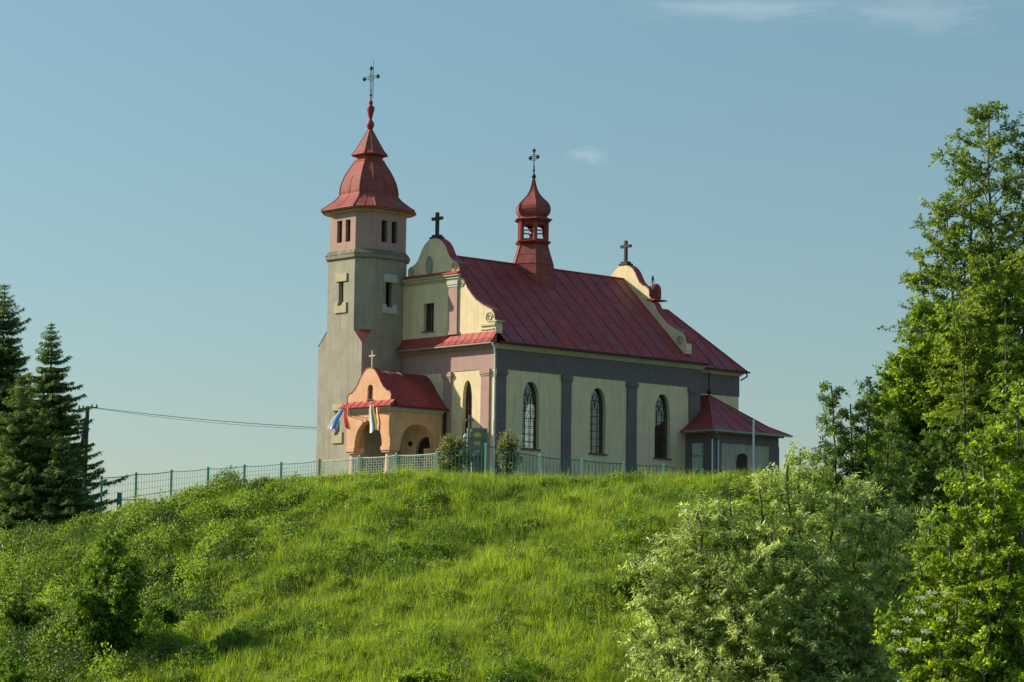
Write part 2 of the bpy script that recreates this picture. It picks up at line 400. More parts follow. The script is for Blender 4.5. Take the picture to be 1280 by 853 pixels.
# tower shaft
tb = MB(); h = 2.22
low = [(TX - h, TY - h), (TX + h, TY - h), (TX + h, TY + h), (TX - h, TY + h)]
tb.prism([(TY - h, -1.2), (TY + h, -1.2), (TY + h, 8.85), (TY - h, 8.85)], 'x', TX - h, TX - h + .35, [rect(11.05, 11.5, 3.0, 4.55)])
tb.prism([(TY - h, -1.2), (TY + h, -1.2), (TY + h, 8.85), (TY - h, 8.85)], 'x', TX + h - .35, TX + h)
tb.prism([(TX - h + .35, -1.2), (TX + h - .35, -1.2), (TX + h - .35, 8.85), (TX - h + .35, 8.85)], 'y', TY - h, TY - h + .35)
tb.prism([(TX - h + .35, -1.2), (TX + h - .35, -1.2), (TX + h - .35, 8.85), (TX - h + .35, 8.85)], 'y', TY + h - .35, TY + h)
k = h - .86
# the transition: square below, octagon above, four faces carried up flat
top = octo(h, .86, 9.75); sq = [(TX - h, TY - h, 8.85), (TX + h, TY - h, 8.85), (TX + h, TY + h, 8.85), (TX - h, TY + h, 8.85)]
tb.add(sq + top, [(0, 4, 11, 3), (0, 1, 6, 5), (1, 2, 8, 7), (2, 3, 10, 9)])
tower = tb.build('tower', M['tower'], CH)
for s_, pr in ((0, (4, 5)), (1, (6, 7)), (2, (8, 9)), (3, (10, 11))):
    a = Vector(sq[s_]); p, q = Vector(top[pr[0] - 4]), Vector(top[pr[1] - 4]); off = Vector(((a.x - TX) * .012, (a.y - TY) * .012, .02))
    br = MB(); br.add([a + off + Vector((0, 0, -.03)), p + off, q + off, a, p, q], [(0, 1, 2), (3, 5, 4), (0, 3, 4, 1), (1, 4, 5, 2), (2, 5, 3, 0)])
    br.build('corner_flashing', M['roof_faded'], tower)
chamfer_section('upper_shaft', 9.75, 14.5, M['tower'], tower, [(10.93, 11.42, 11.45, 12.98)], [(-1.5, -.98, 11.35, 12.95)])
chamfer_section('belfry', 14.95, 17.62, M['mauve'], tower, [(10.40, 10.90, 15.56, 17.02), (11.25, 11.77, 15.56, 17.02)], [(-1.93, -1.42, 15.56, 17.0), (-1.06, -.58, 15.56, 17.0)], h=2.17)
lg = MB(); lg.loft([octo(2.24, .86, 14.42), octo(2.36, .9, 14.5), octo(2.40, .92, 14.72), octo(2.22, .88, 14.97)])
lg.build('ledge', M['ledgegrey'], tower)
lg = MB(); lg.loft([octo(2.405, .92, 14.71), octo(2.415, .92, 14.76), octo(2.23, .88, 15.03), octo(2.21, .88, 15.03)])
lg.build('ledge_top', M['grime'], tower)
MB().box(TX - 1.6, TX + 1.6, TY - 1.6, TY + 1.6, 8.9, 14.2).build('core', M['interior'], tower)
MB().box(TX - 1.7, TX + 1.7, TY - 1.7, TY + 1.7, 15.0, 17.5).build('louvre_core', M['interior'], tower)
def louvres(mb, axis, c, a0, a1, z0, z1):
    for i in range(9):
        z = z0 + (i + .5) * (z1 - z0) / 9
        if axis == 'x': mb.box(c, c + .1, a0, a1, z - .02, z + .03)
        else: mb.box(a0, a1, c, c + .1, z - .02, z + .03)
for q in ((10.40, 10.90), (11.25, 11.77)):
    b = MB(); louvres(b, 'x', TX - 2.0, q[0], q[1], 15.56, 17.02); b.build('louvre_window', M['frame'], tower)
for q in ((-1.93, -1.42), (-1.06, -.58)):
    b = MB(); louvres(b, 'y', TY - 2.0, q[0], q[1], 15.56, 17.0); b.build('louvre_window', M['frame'], tower)
# lintel and sill blocks round the slit windows
def ublock(axis, c, a0, a1, z0, z1, s0, s1, m):
    b = MB(); poly = [(a0, z0), (a1, z0), (a1, z1), (s1, z1), (s1, z1 - .22), (s0, z1 - .22), (s0, z1), (a0, z1)]
    b.prism(poly, axis, c - .09, c + .002); return b.build('window_sill', m, tower)
def lblock(axis, c, a0, a1, z0, z1, m):
    b = MB(); b.prism(rect(a0, a1, z0, z1), axis, c - .09, c + .002); return b.build('lintel', m, tower)
fx = TX - h; fy = TY - h
lblock('x', fx, 10.55, 11.68, 12.98, 13.5, M['block']); ublock('x', fx, 10.55, 11.75, 10.92, 11.6, 10.93, 11.42, M['block'])
lblock('y', fy, -1.74, -.58, 12.96, 13.46, M['paleblock']); ublock('y', fy, -1.82, -.6, 10.9, 11.5, -1.5, -.98, M['paleblock'])
lblock('x', fx, 10.7, 11.75, 4.55, 4.98, M['block']); ublock('x', fx, 10.72, 11.75, 2.42, 3.15, 11.05, 11.5, M['block'])

# tower roof: bell with flared eave, neck, upper cap
def rr(l): return l / 2.55 * 2.22
prof = [(2.9, 17.60), (3.13, 17.74), (3.10, 17.80), (2.80, 18.0), (2.5, 18.22), (2.2, 18.45), (1.97, 18.72), (1.89, 18.86), (1.90, 19.05), (1.85, 19.4), (1.75, 19.75), (1.60, 20.1), (1.41, 20.45), (1.18, 20.8), (.96, 21.12)]
b = MB(); b.loft([octo(rr(r), rr(r) * .385, z) for r, z in prof])
for k_ in range(8):      # raised seams on the hips
    pts = [octo(rr(r) * 1.005, rr(r) * .385, z)[k_] for r, z in prof[2:]]
    b.tube(pts, .035, 4)
# standing seams on the middle of each face
for k_ in range(0, 8):
    pts = []
    for r, z in prof[2:12]:
        o_ = octo(rr(r) * 1.003, rr(r) * .385, z); p = Vector(o_[k_]); q = Vector(o_[(k_ + 1) % 8]); pts.append(tuple((p + q) / 2))
    b.tube(pts, .018, 4)
troof = b.build('tower_roof', M['roof_faded'], CH)
b = MB(); b.loft([octo(2.19, .87, 17.5), octo(2.45, .92, 17.56), octo(rr(2.93), rr(2.93) * .385, 17.63), octo(rr(3.06), rr(3.06) * .385, 17.69)])
b.build('eave_board', M['mould'], troof)
b = MB(); b.loft([octo(rr(r), rr(r) * .385, z) for r, z in [(.93, 21.05), (1.0, 21.10), (1.0, 21.2), (.86, 21.24), (.86, 21.42), (.95, 21.5)]])
b.build('neck', M['roof'], troof)
prof2 = [(1.05, 21.5), (1.19, 21.56), (1.16, 21.61), (.98, 21.82), (.76, 22.2), (.52, 22.62), (.31, 23.0), (.14, 23.32)]
b = MB(); b.loft([octo(rr(r), rr(r) * .385, z) for r, z in prof2])
for k_ in range(8): b.tube([octo(rr(r) * 1.005, rr(r) * .385, z)[k_] for r, z in prof2[1:]], .025, 4)
b.build('upper_cap', M['roof_faded'], troof)
b = MB(); b.lathe([(.10, 23.28), (.20, 23.42), (.27, 23.6), (.26, 23.75), (.17, 23.9), (.10, 23.98), (.12, 24.1), (.20, 24.4), (.27, 24.68), (.26, 24.82), (.14, 24.92), (.10, 24.98), (.15, 25.08), (.15, 25.18), (.06, 25.3)], (TX, TY, 0), 14)
b.build('finial', M['roof'], troof, True)
def iron_cross(c, H, span, parent, name='cross'):
    """open wrought cross with trefoil ends, arms across the facade"""
    x, y, z = c; b = MB(); s = span / 2; za = z + H * .66
    for dx in (-.06, .06):
        b.bar((x, y + dx, z), (x, y + dx, z + H * .88), .022)
    for dz in (-.07, .07): b.bar((x, y - s * .72, za + dz), (x, y + s * .72, za + dz), .022)
    for i in range(10):
        a0 = i * math.pi / 5; a1 = (i + 1) * math.pi / 5
        b.bar((x, y + .24 * math.cos(a0), za + .24 * math.sin(a0)), (x, y + .24 * math.cos(a1), za + .24 * math.sin(a1)), .02)
    for (yy, zz) in ((y - s * .86, za), (y + s * .86, za), (y, z + H * .93)):
        for (a, c2) in ((0, .09), (.09, 0), (-.09, 0), (0, -.09)):
            b.lathe([(.01, -.07), (.07, -.03), (.07, .03), (.01, .07)], (x, yy + a, zz + c2), 8)
    b.bar((x, y, z), (x, y, z + H * .35), .045, .03)
    b.lathe([(.02, -.08), (.09, -.03), (.09, .03), (.02, .08)], (x, y, z + H * .16), 8)
    return b.build(name, M['iron'], parent)
iron_cross((TX, TY, 25.25), 2.35, 1.66, troof)
MB().bar((TX + .1, TY - .1, 25.4), (TX + .1, TY - .1, 28.0), .02).build('lightning_rod', M['iron'], troof)

# ---- nave walls
WN = 12.1; LN = 18.9
wb = MB()
side_holes = [arch(c, .73, 2.0, 4.9, 6.27) for c in (3.13, 9.13, 15.2)]
far_holes = [arch(c, .73, 2.0, 4.9, 6.27) for c in (3.13, 9.13, 14.35)]
wb.prism(rect(0, LN, -1.2, 8.5), 'y', 0, .45, side_holes)
wb.prism(rect(0, LN, -1.2, 8.5), 'y', WN - .45, WN, far_holes)
fh = [arch(2.56, .44, 2.2, 4.9, 6.27), rect(5.9, 6.9, 9.68, 11.5), arch(6.5, .95, -1.0, 1.9, 2.85)]
wb.prism([(0.45, -1.2), (WN - .45, -1.2), (WN - .45, 9.25), (.45, 9.25)], 'x', 0, .45, [fh[0], fh[2]])
wb.prism([(0.45, -1.2), (WN - .45, -1.2), (WN - .45, 9.25), (.45, 9.25)], 'x', LN - .45, LN)
nave = wb.build('nave_wall', M['cream'], CH)
MB().prism([(0, -1.2), (.45, -1.2), (.45, 9.22), (0, 9.22)], 'x', -.003, .0).build('corner_strip', M['cream'], nave)
MB().box(.5, LN - .5, .5, WN - .5, -.2, 0.02).build('floor_slab', M['interior'], nave)
MB().box(.5, LN - .5, .5, WN - .5, 8.1, 8.2).build('nave_ceiling', M['interior'], nave)

def church_window(parent, axis, plane, c, hw, z0, zs, zt, depth=.30, inward=1):
    o_ = MB()
    def P3(a, z, d): return (a, plane + inward * d, z) if axis == 'y' else (plane + inward * d, a, z)
    n = 7; r = .03
    outl = arch(c, hw - .02, z0 + .02, zs, zt - .02)
    pts = [P3(a, z, depth) for a, z in outl]
    o_.tube(pts + [pts[0]], .045, 4)
    for fx_ in (-1 / 3., 1 / 3.):
        o_.bar(P3(c + hw * 2 * fx_ * .5 * 1.0, z0, depth), P3(c + hw * fx_, zs + .35, depth), .03, n=4)
    nz = max(5, int((zs - z0) / .42))
    for i in range(1, nz + 1):
        z = z0 + (zs - z0) * i / nz; o_.bar(P3(c - hw, z, depth), P3(c + hw, z, depth), .022, n=4)
    for ccx, hw2, z2 in ((c - hw * .33, hw * .33, zs + .55), (c + hw * .33, hw * .33, zs + .55)):
        ap = arch(ccx, hw2, zs, zs + .1, z2)
        q = [P3(a, z, depth) for a, z in ap[2:]]
        o_.tube(q, .03, 4)
    cc = (c, zs + .75)
    q = [P3(cc[0] + .2 * math.cos(t * math.pi / 5), cc[1] + .2 * math.sin(t * math.pi / 5), depth) for t in range(11)]
    o_.tube(q, .025, 4)
    wnd = o_.build('window', M['frame'], parent)
    g = MB()
    pl = arch(c, hw, z0, zs, zt)
    tr = tessellate_polygon([[Vector((p[0], p[1], 0)) for p in pl]])
    g.add([P3(a, z, depth + .01) for a, z in pl], [tuple(t) for t in tr]); g.build('glass', M['glass'], wnd)
    s = MB()
    if axis == 'y': s.box(c - hw - .12, c + hw + .12, min(plane - inward * .10, plane + inward * .3), max(plane - inward * .10, plane + inward * .3), z0 - .09, z0 - .002)
    else: s.box(min(plane - inward * .10, plane + inward * .3), max(plane - inward * .10, plane + inward * .3), c - hw - .12, c + hw + .12, z0 - .09, z0 - .002)
    s.build('sill', M['sill'], wnd)
    return wnd
for c in (3.13, 9.13, 15.2): church_window(nave, 'y', 0, c, .73, 2.0, 4.9, 6.27)
for c in (3.13, 9.13, 14.35): church_window(nave, 'y', WN, c, .73, 2.0, 4.9, 6.27, inward=-1)
fw = church_window(nave, 'x', 0, 2.56, .44, 2.2, 4.9, 6.27)
MB().prism(arch(2.56, .44, 2.2, 4.9, 6.27), 'x', .40, .43).build('blind', M['blind'], fw)
# main door inside the porch
b = MB(); b.prism(arch(6.5, .93, -1.0, 1.9, 2.83), 'x', .2, .28); b.bar((.17, 6.5, -1), (.17, 6.5, 2.8), .03, n=4)
b.build('door', M['door'], CH)

# frieze, pilasters, cornices
b = MB(); b.box(-.035, 0, -.035, 9.1, 6.9, 8.17); b.build('facade_frieze', M['mauve'], CH)
b = MB(); b.box(0.001, LN + .03, -.035, .0, 6.9, 8.17); b.box(LN, LN + .03, 0, WN, 6.9, 8.17)
b.build('frieze', M['greymauve'], CH)
def pilaster(axis, a0, a1, z1=6.895, z0=-1.2, out_=.11):
    b = MB()
    def bx(p0, p1, q, za, zb):
        if axis == 'y': b.box(p0, p1, -q, -.002, za, zb)
        else: b.box(-q, -.002, p0, p1, za, zb)
    bx(a0, a1, out_, z0, z1 - .42); bx(a0 - .05, a1 + .05, out_ + .04, z1 - .42, z1 - .3); bx(a0 - .09, a1 + .09, out_ + .08, z1 - .3, z1 - .12); bx(a0 - .05, a1 + .05, out_ + .04, z1 - .12, z1)
    return b.build('pilaster', M['greymauve' if axis == 'y' else 'mauve'], CH)
for a0, a1 in ((.06, .88), (5.83, 6.62), (11.78, 12.66), (17.72, 18.78)): pilaster('y', a0, a1)
for a0, a1 in ((.42, 1.2), (4.06, 4.78)): pilaster('x', a0, a1)
b = MB()
for z0, z1, o_ in ((8.172, 8.26, .09), (8.26, 8.36, .17), (8.36, 8.47, .27)): b.box(-.035, LN + .25, -o_, -.001, z0, z1)
b.build('cornice', M['mould'], CH)
b = MB()
for z0, z1, o_ in ((8.172, 8.26, .12), (8.26, 8.36, .22), (8.36, 8.46, .34)): b.box(-o_, -.036, 0.002, 8.955, z0, z1)
b.build('facade_cornice', M['mauve'], CH)
b = MB(); b.box(-.62, -.46, -.2, 8.95, 8.44, 8.52); b.build('facade_gutter', M['gutter'], CH)
# red skirt over the facade in two steps
b = MB()
b.prism([(-.55, 8.50), (-.60, 8.56), (-.34, 8.78), (-.30, 8.80), (-.30, 8.86), (0.0, 9.27), (0.0, 8.5)], 'y', -.12, 8.955)
for i in range(15): 
    y_ = .1 + i * .63
    b.bar((-.60, y_, 8.57), (-.34, y_, 8.80), .02, n=4); b.bar((-.30, y_, 8.87), (0, y_, 9.28), .02, n=4)
b.build('red_skirt', M['ledge'], CH)

# nave roof
EZ = 8.58; RZ = 14.72; MIDV = 6.05
def slope_z(v): d = abs(v - MIDV); return RZ - (RZ - EZ) * d / 6.45
b = MB()
th = .10
b.prism([(-.40, EZ), (MIDV, RZ), (WN + .40, EZ), (WN + .40, EZ - th), (MIDV, RZ - th), (-.40, EZ - th)], 'x', .6, 17.5)
for i in range(15):
    x_ = 1.1 + i * 1.18
    if x_ > 17.4: break
    for sg in (1, -1):
        a = (x_, MIDV - sg * 6.44, EZ + .02); c = (x_, MIDV, RZ + .015); b.bar(a, c, .038, n=4)
b.bar((.6, MIDV, RZ + .02), (17.5, MIDV, RZ + .02), .07, n=6)
# cross joints of the sheets
for i in range(15):
    x_ = 1.1 + i * 1.18
    if x_ > 16.4: break
    for kk in range(4):
        t = ((kk + .5 * (i % 2)) + .45) / 4.4
        y_ = -.4 + 6.45 * t; b.bar((x_, y_, EZ + (RZ - EZ) * t + .0), (x_ + 1.18, y_, EZ + (RZ - EZ) * t + .0), .014, n=4)
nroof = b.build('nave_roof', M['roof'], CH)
b = MB(); b.prism([(-.44, EZ - .115), (-.44, EZ - .01), (-.56, EZ + .01), (-.56, EZ - .115)], 'x', -.05, LN + .35)
b.box(.0, LN + .3, -.43, .0, 8.472, 8.50)
b.build('nave_gutter', M['fascia'], nroof)
# roof behind the rear gable, running down to the lower east end
b = MB()
b.add([(18.1, -.40, EZ), (19.3, -.40, EZ), (18.1, .8, 9.72), (18.1, 11.3, 9.72), (19.3, 12.5, EZ), (18.1, 12.5, EZ)], [(0, 1, 2), (1, 4, 3, 2), (4, 5, 3)])
b.box(17.5, 19.3, -.40, WN + .4, EZ - .1, EZ - .001)
b.prism([(-.40, EZ - .0), (.8, 9.72), (.8, EZ)], 'x', 17.5, 18.1)
b.prism([(MIDV - 5.2, 9.65), (MIDV, 14.4), (MIDV + 5.2, 9.65)], 'x', 18.02, 18.1)
b.build('east_skirt_roof', M['roof'], nroof)

# gables
def half_profile():
    return [(6.02, 9.15), (6.05, 9.45), (5.98, 9.9), (5.88, 10.35), (5.66, 10.62), (5.3, 10.78), (4.75, 11.02), (4.15, 11.38), (3.7, 11.78), (3.32, 12.2), (3.08, 12.6), (2.95, 12.8), (2.62, 12.95),
            (2.62, 13.22), (2.5, 13.35), (2.5, 13.6), (2.42, 13.82), (2.2, 13.98), (1.85, 14.12), (1.55, 14.38), (1.33, 14.72), (1.15, 15.05), (.9, 15.35), (.55, 15.58), (.25, 15.68), (0, 15.7)]
def gable(name, x0, x1, m, hole=None):
    hp = half_profile()
    right = [(MIDV - d, z) for d, z in hp]; left = [(MIDV + d, z) for d, z in hp[:-1]][::-1]
    b = MB(); b.prism(right + left, 'x', x0, x1, hole or [])
    g = b.build(name, m, CH)
    cb = MB()
    strip(([(p[0] + 0, p[1]) for p in right] + left)[::-1], 'x', x0 - .03, x1 + .05, -.06, cb) if False else None
    path = right + left
    k_ = len(path)
    for i in range(k_ - 1):
        a = Vector((path[i][0], path[i][1])); c = Vector((path[i + 1][0], path[i + 1][1])); d = (c - a).normalized(); nrm = Vector((d.y, -d.x)) * -1
        # path runs up the right side: outside is to the left of travel for the right half
        nrm = Vector((-d.y, d.x))
        mid = (a + c) / 2
        if (mid + nrm * .1 - Vector((MIDV, 11.0))).length < (mid - Vector((MIDV, 11.0))).length: nrm = -nrm
        if abs(mid.x - MIDV) > 5.95: continue
        a2 = a - d * .02; c2 = c + d * .02
        cb.prism([tuple(a2 + nrm * .002), tuple(c2 + nrm * .002), tuple(c2 + nrm * .055), tuple(a2 + nrm * .055)], 'x', x0 + .06, x1 + .06)
    cb.build('coping', M['roof'], g)
    return g
gf = gable('front_gable', 0.0, .6, M['cream'], [rect(5.9, 6.9, 9.68, 11.5)])
gr_ = gable('rear_gable', 17.5, 18.02, M['cream'])
# front gable dressings
b = MB()
for z0, z1, o_ in ((12.78, 12.9, .10), (12.9, 13.06, .2), (13.06, 13.18, .3)): b.box(-o_, -.001, 3.42 - o_ * .3, 8.68 + o_ * .3, z0, z1)
b.build('gable_cornice', M['mould'], gf)
b = MB(); b.prism([(-.36, 13.185), (-.36, 13.22), (-.0, 13.42), (0, 13.185)], 'y', 3.36, 8.74); b.build('cornice_flashing', M['ledge'], gf)
for a0, a1 in ((3.55, 4.42),):
    b = MB(); b.box(-.12, -.001, a0, a1, 9.5, 12.36); b.box(-.16, -.001, a0 - .06, a1 + .06, 9.28, 9.5); b.build('gable_pilaster', M['mauve'], gf)
    b = MB(); b.box(-.15, -.001, a0 - .03, a1 + .03, 12.36, 12.5); b.box(-.19, -.001, a0 - .07, a1 + .07, 12.5, 12.775); b.build('pilaster_capital', M['paleblock'], gf)
def scroll(cy, cz, r, x, sg, parent, m):
    pts = []
    for i in range(22):
        t = i / 21; a = t * 3.6 * math.pi; q = r * (1 - .75 * t)
        pts.append((x, cy + sg * q * math.cos(a), cz + q * math.sin(a)))
    b = MB(); b.tube(pts, .045, 5); return b.build('scroll', m, parent)
scroll(.62, 10.15, .36, -.02, -1, gf, M['mould']); scroll(WN - .62, 10.15, .36, -.02, 1, gf, M['mould'])
scroll(3.2, 12.5, .22, -.02, -1, gf, M['mould']); scroll(3.95, 13.7, .32, -.02, -1, gf, M['mould']); scroll(8.15, 13.7, .32, -.02, 1, gf, M['mould'])
for sg in (1, -1):
    b = MB(); y0, y1 = (.0, 1.35) if sg == 1 else (WN - 1.35, WN)
    b.box(-.09, -.001, y0, y1, 9.62, 9.74); b.box(-.06, -.001, y0 + .15, y1, 9.38, 9.46)
    b.box(-.05, .65, y0 - .12 if sg == 1 else y1 - .6, y0 + .6 if sg == 1 else y1 + .12, 9.86, 9.95)
    b.build('scroll_moulding', M['mould'], gf)
q = [(-.02, 6.4 + .27 * math.cos(t * math.pi / 8), 13.98 + .56 * math.sin(t * math.pi / 8)) for t in range(17)]
b = MB(); b.tube(q, .06, 5); b.prism([(p[1], p[2]) for p in q[:-1]], 'x', -.03, -.004); b.build('shaded_oval_niche', M['tower'], gf)  # flat disc; its darker grey stands in for shade in the recessed niche
b = MB(); b.prism(rect(5.9, 6.9, 9.68, 11.5), 'x', .3, .34); b.build('gable_window_pane', M['interior'], gf)
b = MB(); b.bar((.27, 6.4, 9.7), (.27, 6.4, 11.5), .035, n=4); b.bar((.27, 5.9, 10.9), (.27, 6.9, 10.9), .035, n=4); b.box(-.08, .3, 5.82, 6.98, 9.6, 9.678)
for a0, a1 in ((5.9, 5.96), (6.84, 6.9)): b.box(.22, .3, a0, a1, 9.68, 11.5)
b.build('gable_window_frame', M['sill'], gf)
def stone_cross(c, H, W_, t, m, parent, name='cross', steps=True):
    x, y, z = c; b = MB()
    if steps:
        b.box(x - .3, x + .3, y - .42, y + .42, z, z + .14); b.box(x - .22, x + .22, y - .3, y + .3, z + .14, z + .28); z += .28; H -= .28
    b.box(x - t, x + t, y - t, y + t, z, z + H); b.box(x - t * .98, x + t * .98, y - W_ / 2, y + W_ / 2, z + H * .66, z + H * .66 + 2 * t)
    return b.build(name, m, parent, bevel=.02)
stone_cross((.3, MIDV, 15.68), 1.75, .98, .10, M['stone'], gf)
stone_cross((17.75, MIDV, 15.68), 1.75, .98, .10, M['stone'], gr_)
for y0_, y1_ in ((3.0, 3.75), (8.35, 9.1)): MB().box(17.45, 18.75, y0_, y1_, 13.03, 13.11).build('gable_cornice', M['roof'], gr_)
b = MB(); b.lathe([(.34, 0), (.42, .2), (.42, .75), (.36, 1.0), (.2, 1.15), (.03, 1.2)], (18.3, 3.72, 13.1), 10); b.build('urn', M['roof'], gr_, True)
b = MB(); b.bar((17.7, 3.4, 13.3), (17.7, 3.4, 14.6), .035); b.bar((17.7, 3.2, 14.3), (17.7, 3.6, 14.3), .03); b.lathe([(.02, 0), (.10, .1), (.08, .3), (.02, .42)], (17.7, 3.4, 14.35), 8)
b.build('gable_finial', M['stone'], gr_)
scroll(.62, 10.1, .33, 17.47, -1, gr_, M['mould'])

# ---- ridge turret (hexagonal, open lantern, onion dome)
HX, HY = 8.87, MIDV
def hexr(Rr, z): return [(HX + Rr * math.cos(math.pi / 3 * i - .10), HY + Rr * math.sin(math.pi / 3 * i - .10), z) for i in range(6)]
b = MB(); b.loft([hexr(1.78, 12.7), hexr(1.66, 13.6), hexr(1.47, 14.85), hexr(1.22, 15.6), hexr(1.07, 16.12), hexr(1.05, 16.2)])
for i in range(6): b.tube([hexr(r, z)[i] for r, z in ((1.78, 12.7), (1.66, 13.6), (1.47, 14.85), (1.22, 15.6), (1.07, 16.14))], .03, 4)
for z, r in ((15.45, 1.275), (14.8, 1.485), (14.1, 1.59)):
    rg = hexr(r + .004, z); b.tube(rg + [rg[0]], .014, 4)
tur = b.build('ridge_turret', M['roof_faded'], CH)
b = MB(); b.loft([hexr(1.07, 16.14), hexr(1.30, 16.30), hexr(1.32, 16.36), hexr(1.02, 16.46)]); b.build('turret_ledge', M['roof'], tur)
for i in range(6):
    p = hexr(.97, 0)[i]; b = MB(); b.lathe([(.15, 16.45), (.15, 17.75)], (p[0], p[1], 0), 8); b.build('lantern_post', M['roof_faded'], tur)
b = MB(); rg = hexr(1.08, 17.08); b.tube(rg + [rg[0]], .05, 5); rg = hexr(1.0, 16.5); b.tube(rg + [rg[0]], .05, 5)
for i in range(6):       # arched heads between the posts
    p = Vector(hexr(.97, 0)[i]); q = Vector(hexr(.97, 0)[(i + 1) % 6]); d = (q - p); nn = Vector((d.y, -d.x, 0)).normalized() * .04
    pts = [(0, 17.75), (1, 17.75), (1, 17.2)] + [(.5 + .36 * math.cos(t * math.pi / 8), 17.2 + .33 * math.sin(t * math.pi / 8)) for t in range(9)] + [(0, 17.2)]
    tr = tessellate_polygon([[Vector((a, z, 0)) for a, z in pts]])
    v1 = [p + d * a + nn + Vector((0, 0, z)) for a, z in pts]; v2 = [p + d * a - nn + Vector((0, 0, z)) for a, z in pts]; n_ = len(pts)
    b.add(v1 + v2, [tuple(t) for t in tr] + [tuple(j + n_ for j in t) for t in tr] + [(j, (j + 1) % n_, (j + 1) % n_ + n_, j + n_) for j in range(n_)])
b.build('lantern_arches', M['roof'], tur)
b = MB(); b.lathe([(.30, 16.85), (.26, 16.95), (.2, 17.25), (.12, 17.4), (.02, 17.44)], (HX, HY, 0), 12); b.bar((HX, HY, 17.4), (HX, HY, 17.8), .03); b.build('bell', M['iron'], tur, True)
b = MB(); b.loft([hexr(.96, 17.6), hexr(1.15, 17.74), hexr(1.38, 17.84), hexr(1.38, 17.88), hexr(1.05, 17.98), hexr(.98, 18.12)]); b.build('lantern_cornice', M['roof_faded'], tur)
pd = [(.98, 18.1), (1.10, 18.2), (1.19, 18.36), (1.22, 18.55), (1.18, 18.78), (1.06, 18.99), (.88, 19.17), (.68, 19.35), (.5, 19.54), (.36, 19.74), (.26, 19.95), (.18, 20.2), (.12, 20.45), (.07, 20.7)]
b = MB(); b.loft([hexr(r, z) for r, z in pd])
for i in range(6): b.tube([hexr(r * 1.01, z)[i] for r, z in pd], .03, 4)
b.build('onion_dome', M['roof_faded'], tur)
b = MB(); b.lathe([(.04, -.16), (.13, -.09), (.16, 0), (.13, .09), (.04, .16)], (HX, HY, 20.85), 12); b.build('ball', M['iron'], tur, True)
iron_cross((HX, HY, 20.98), 1.75, .86, tur)

# ---- choir (lower east end)
cb_ = MB(); cb_.box(LN, 24.4, 1.5, 10.6, -1.2, 8.4); choir = cb_.build('choir_wall', M['cream'], CH)
b = MB(); b.box(LN, 24.43, 1.465, 1.498, 6.75, 8.17); b.box(24.402, 24.44, 1.465, 10.6, 6.75, 8.17); b.build('choir_frieze', M['greymauve'], choir)
b = MB()
for z0, z1, o_ in ((8.172, 8.28, .12), (8.28, 8.42, .24)): b.box(LN, 24.4 + o_, 1.5 - o_, 10.6 + o_, z0, z1)
b.build('choir_cornice', M['mould'], choir)
b = MB()
e = [(18.3, 1.08, 8.5), (24.85, 1.08, 8.5), (24.85, 11.02, 8.5), (18.3, 11.02, 8.5)]; rd = [(18.3, MIDV, 12.95), (22.0, MIDV, 12.95)]
b.add(e + rd, [(0, 1, 5, 4), (1, 2, 5), (2, 3, 4, 5), (3, 0, 4), (3, 2, 1, 0)])
b.bar(e[1], rd[1], .06); b.bar(rd[0], rd[1], .06)
for i in range(5):
    x_ = 19.4 + i * 1.15
    t = min(1.0, (24.85 - x_) / 2.85); b.bar((x_, 1.08, 8.52), (x_, 1.08 + 4.97 * t, 8.52 + 4.45 * t), .03, n=4)
b.build('choir_roof', M['roof'], choir)
b = MB(); b.prism([(1.08, 8.40), (1.08, 8.5), (.94, 8.52), (.94, 8.4)], 'x', 19.3, 24.98); b.box(24.85, 24.98, 1.08, 11, 8.4, 8.52); b.build('choir_gutter', M['fascia'], choir)
b = MB(); b.bar((24.75, 1.1, 8.4), (24.95, 1.2, 8.2), .06); b.bar((24.95, 1.2, 8.2), (24.5, 1.4, 7.9), .06); b.build('downpipe', M['gutter'], choir)

# ---- sacristy annex
AV = -2.4
b = MB(); b.prism([(17.5, AV), (24.1, AV), (24.1, 1.5), (18.95, 1.5), (18.95, -.001), (17.5, -.001)], 'z', -1.2, 3.72)
ax = b.build('annex_wall', M['annexwall'], CH)
b = MB()
b.box(17.47, 24.13, AV - .03, AV - .001, 3.1, 3.72); b.box(17.465, 17.498, AV - .03, -.001, 3.1, 3.72)
b.box(17.47, 18.35, AV - .06, AV - .001, -1, 3.1); b.box(17.44, 17.498, AV - .06, AV + .75, -1, 3.1); b.box(23.2, 24.16, AV - .06, AV - .001, -1, 3.1); b.box(17.44, 17.498, -.55, -.001, -1, 3.1)
b.build('annex_pilasters', M['greymauve'], ax)
b = MB(); b.box(17.25, 24.4, AV - .3, AV - .002, 3.72, 3.84); b.box(17.25, 17.498, AV, -.002, 3.72, 3.84); b.build('annex_cornice', M['mould'], ax)
for z0, z1 in ((2.28, 3.08), (1.2, 2.14)):
    b = MB(); b.box(17.45, 17.497, -1.5, -.62, z0, z1); b.build('blind_panel', M['annexpanel'], ax)
b = MB(); b.prism([(19.85, -.5), (20.95, -.5), (20.95, 2.3), (20.6, 2.5), (20.0, 2.42), (19.85, 2.2)], 'y', AV - .02, AV - .001); b.build('arched_opening', M['interior'], ax)
b = MB(); b.tube([(19.8, AV - .03, 2.0), (19.85, AV - .03, 2.25), (20.0, AV - .03, 2.46), (20.6, AV - .03, 2.55), (21.0, AV - .03, 2.34)], .045); b.build('opening_trim', M['mould'], ax)
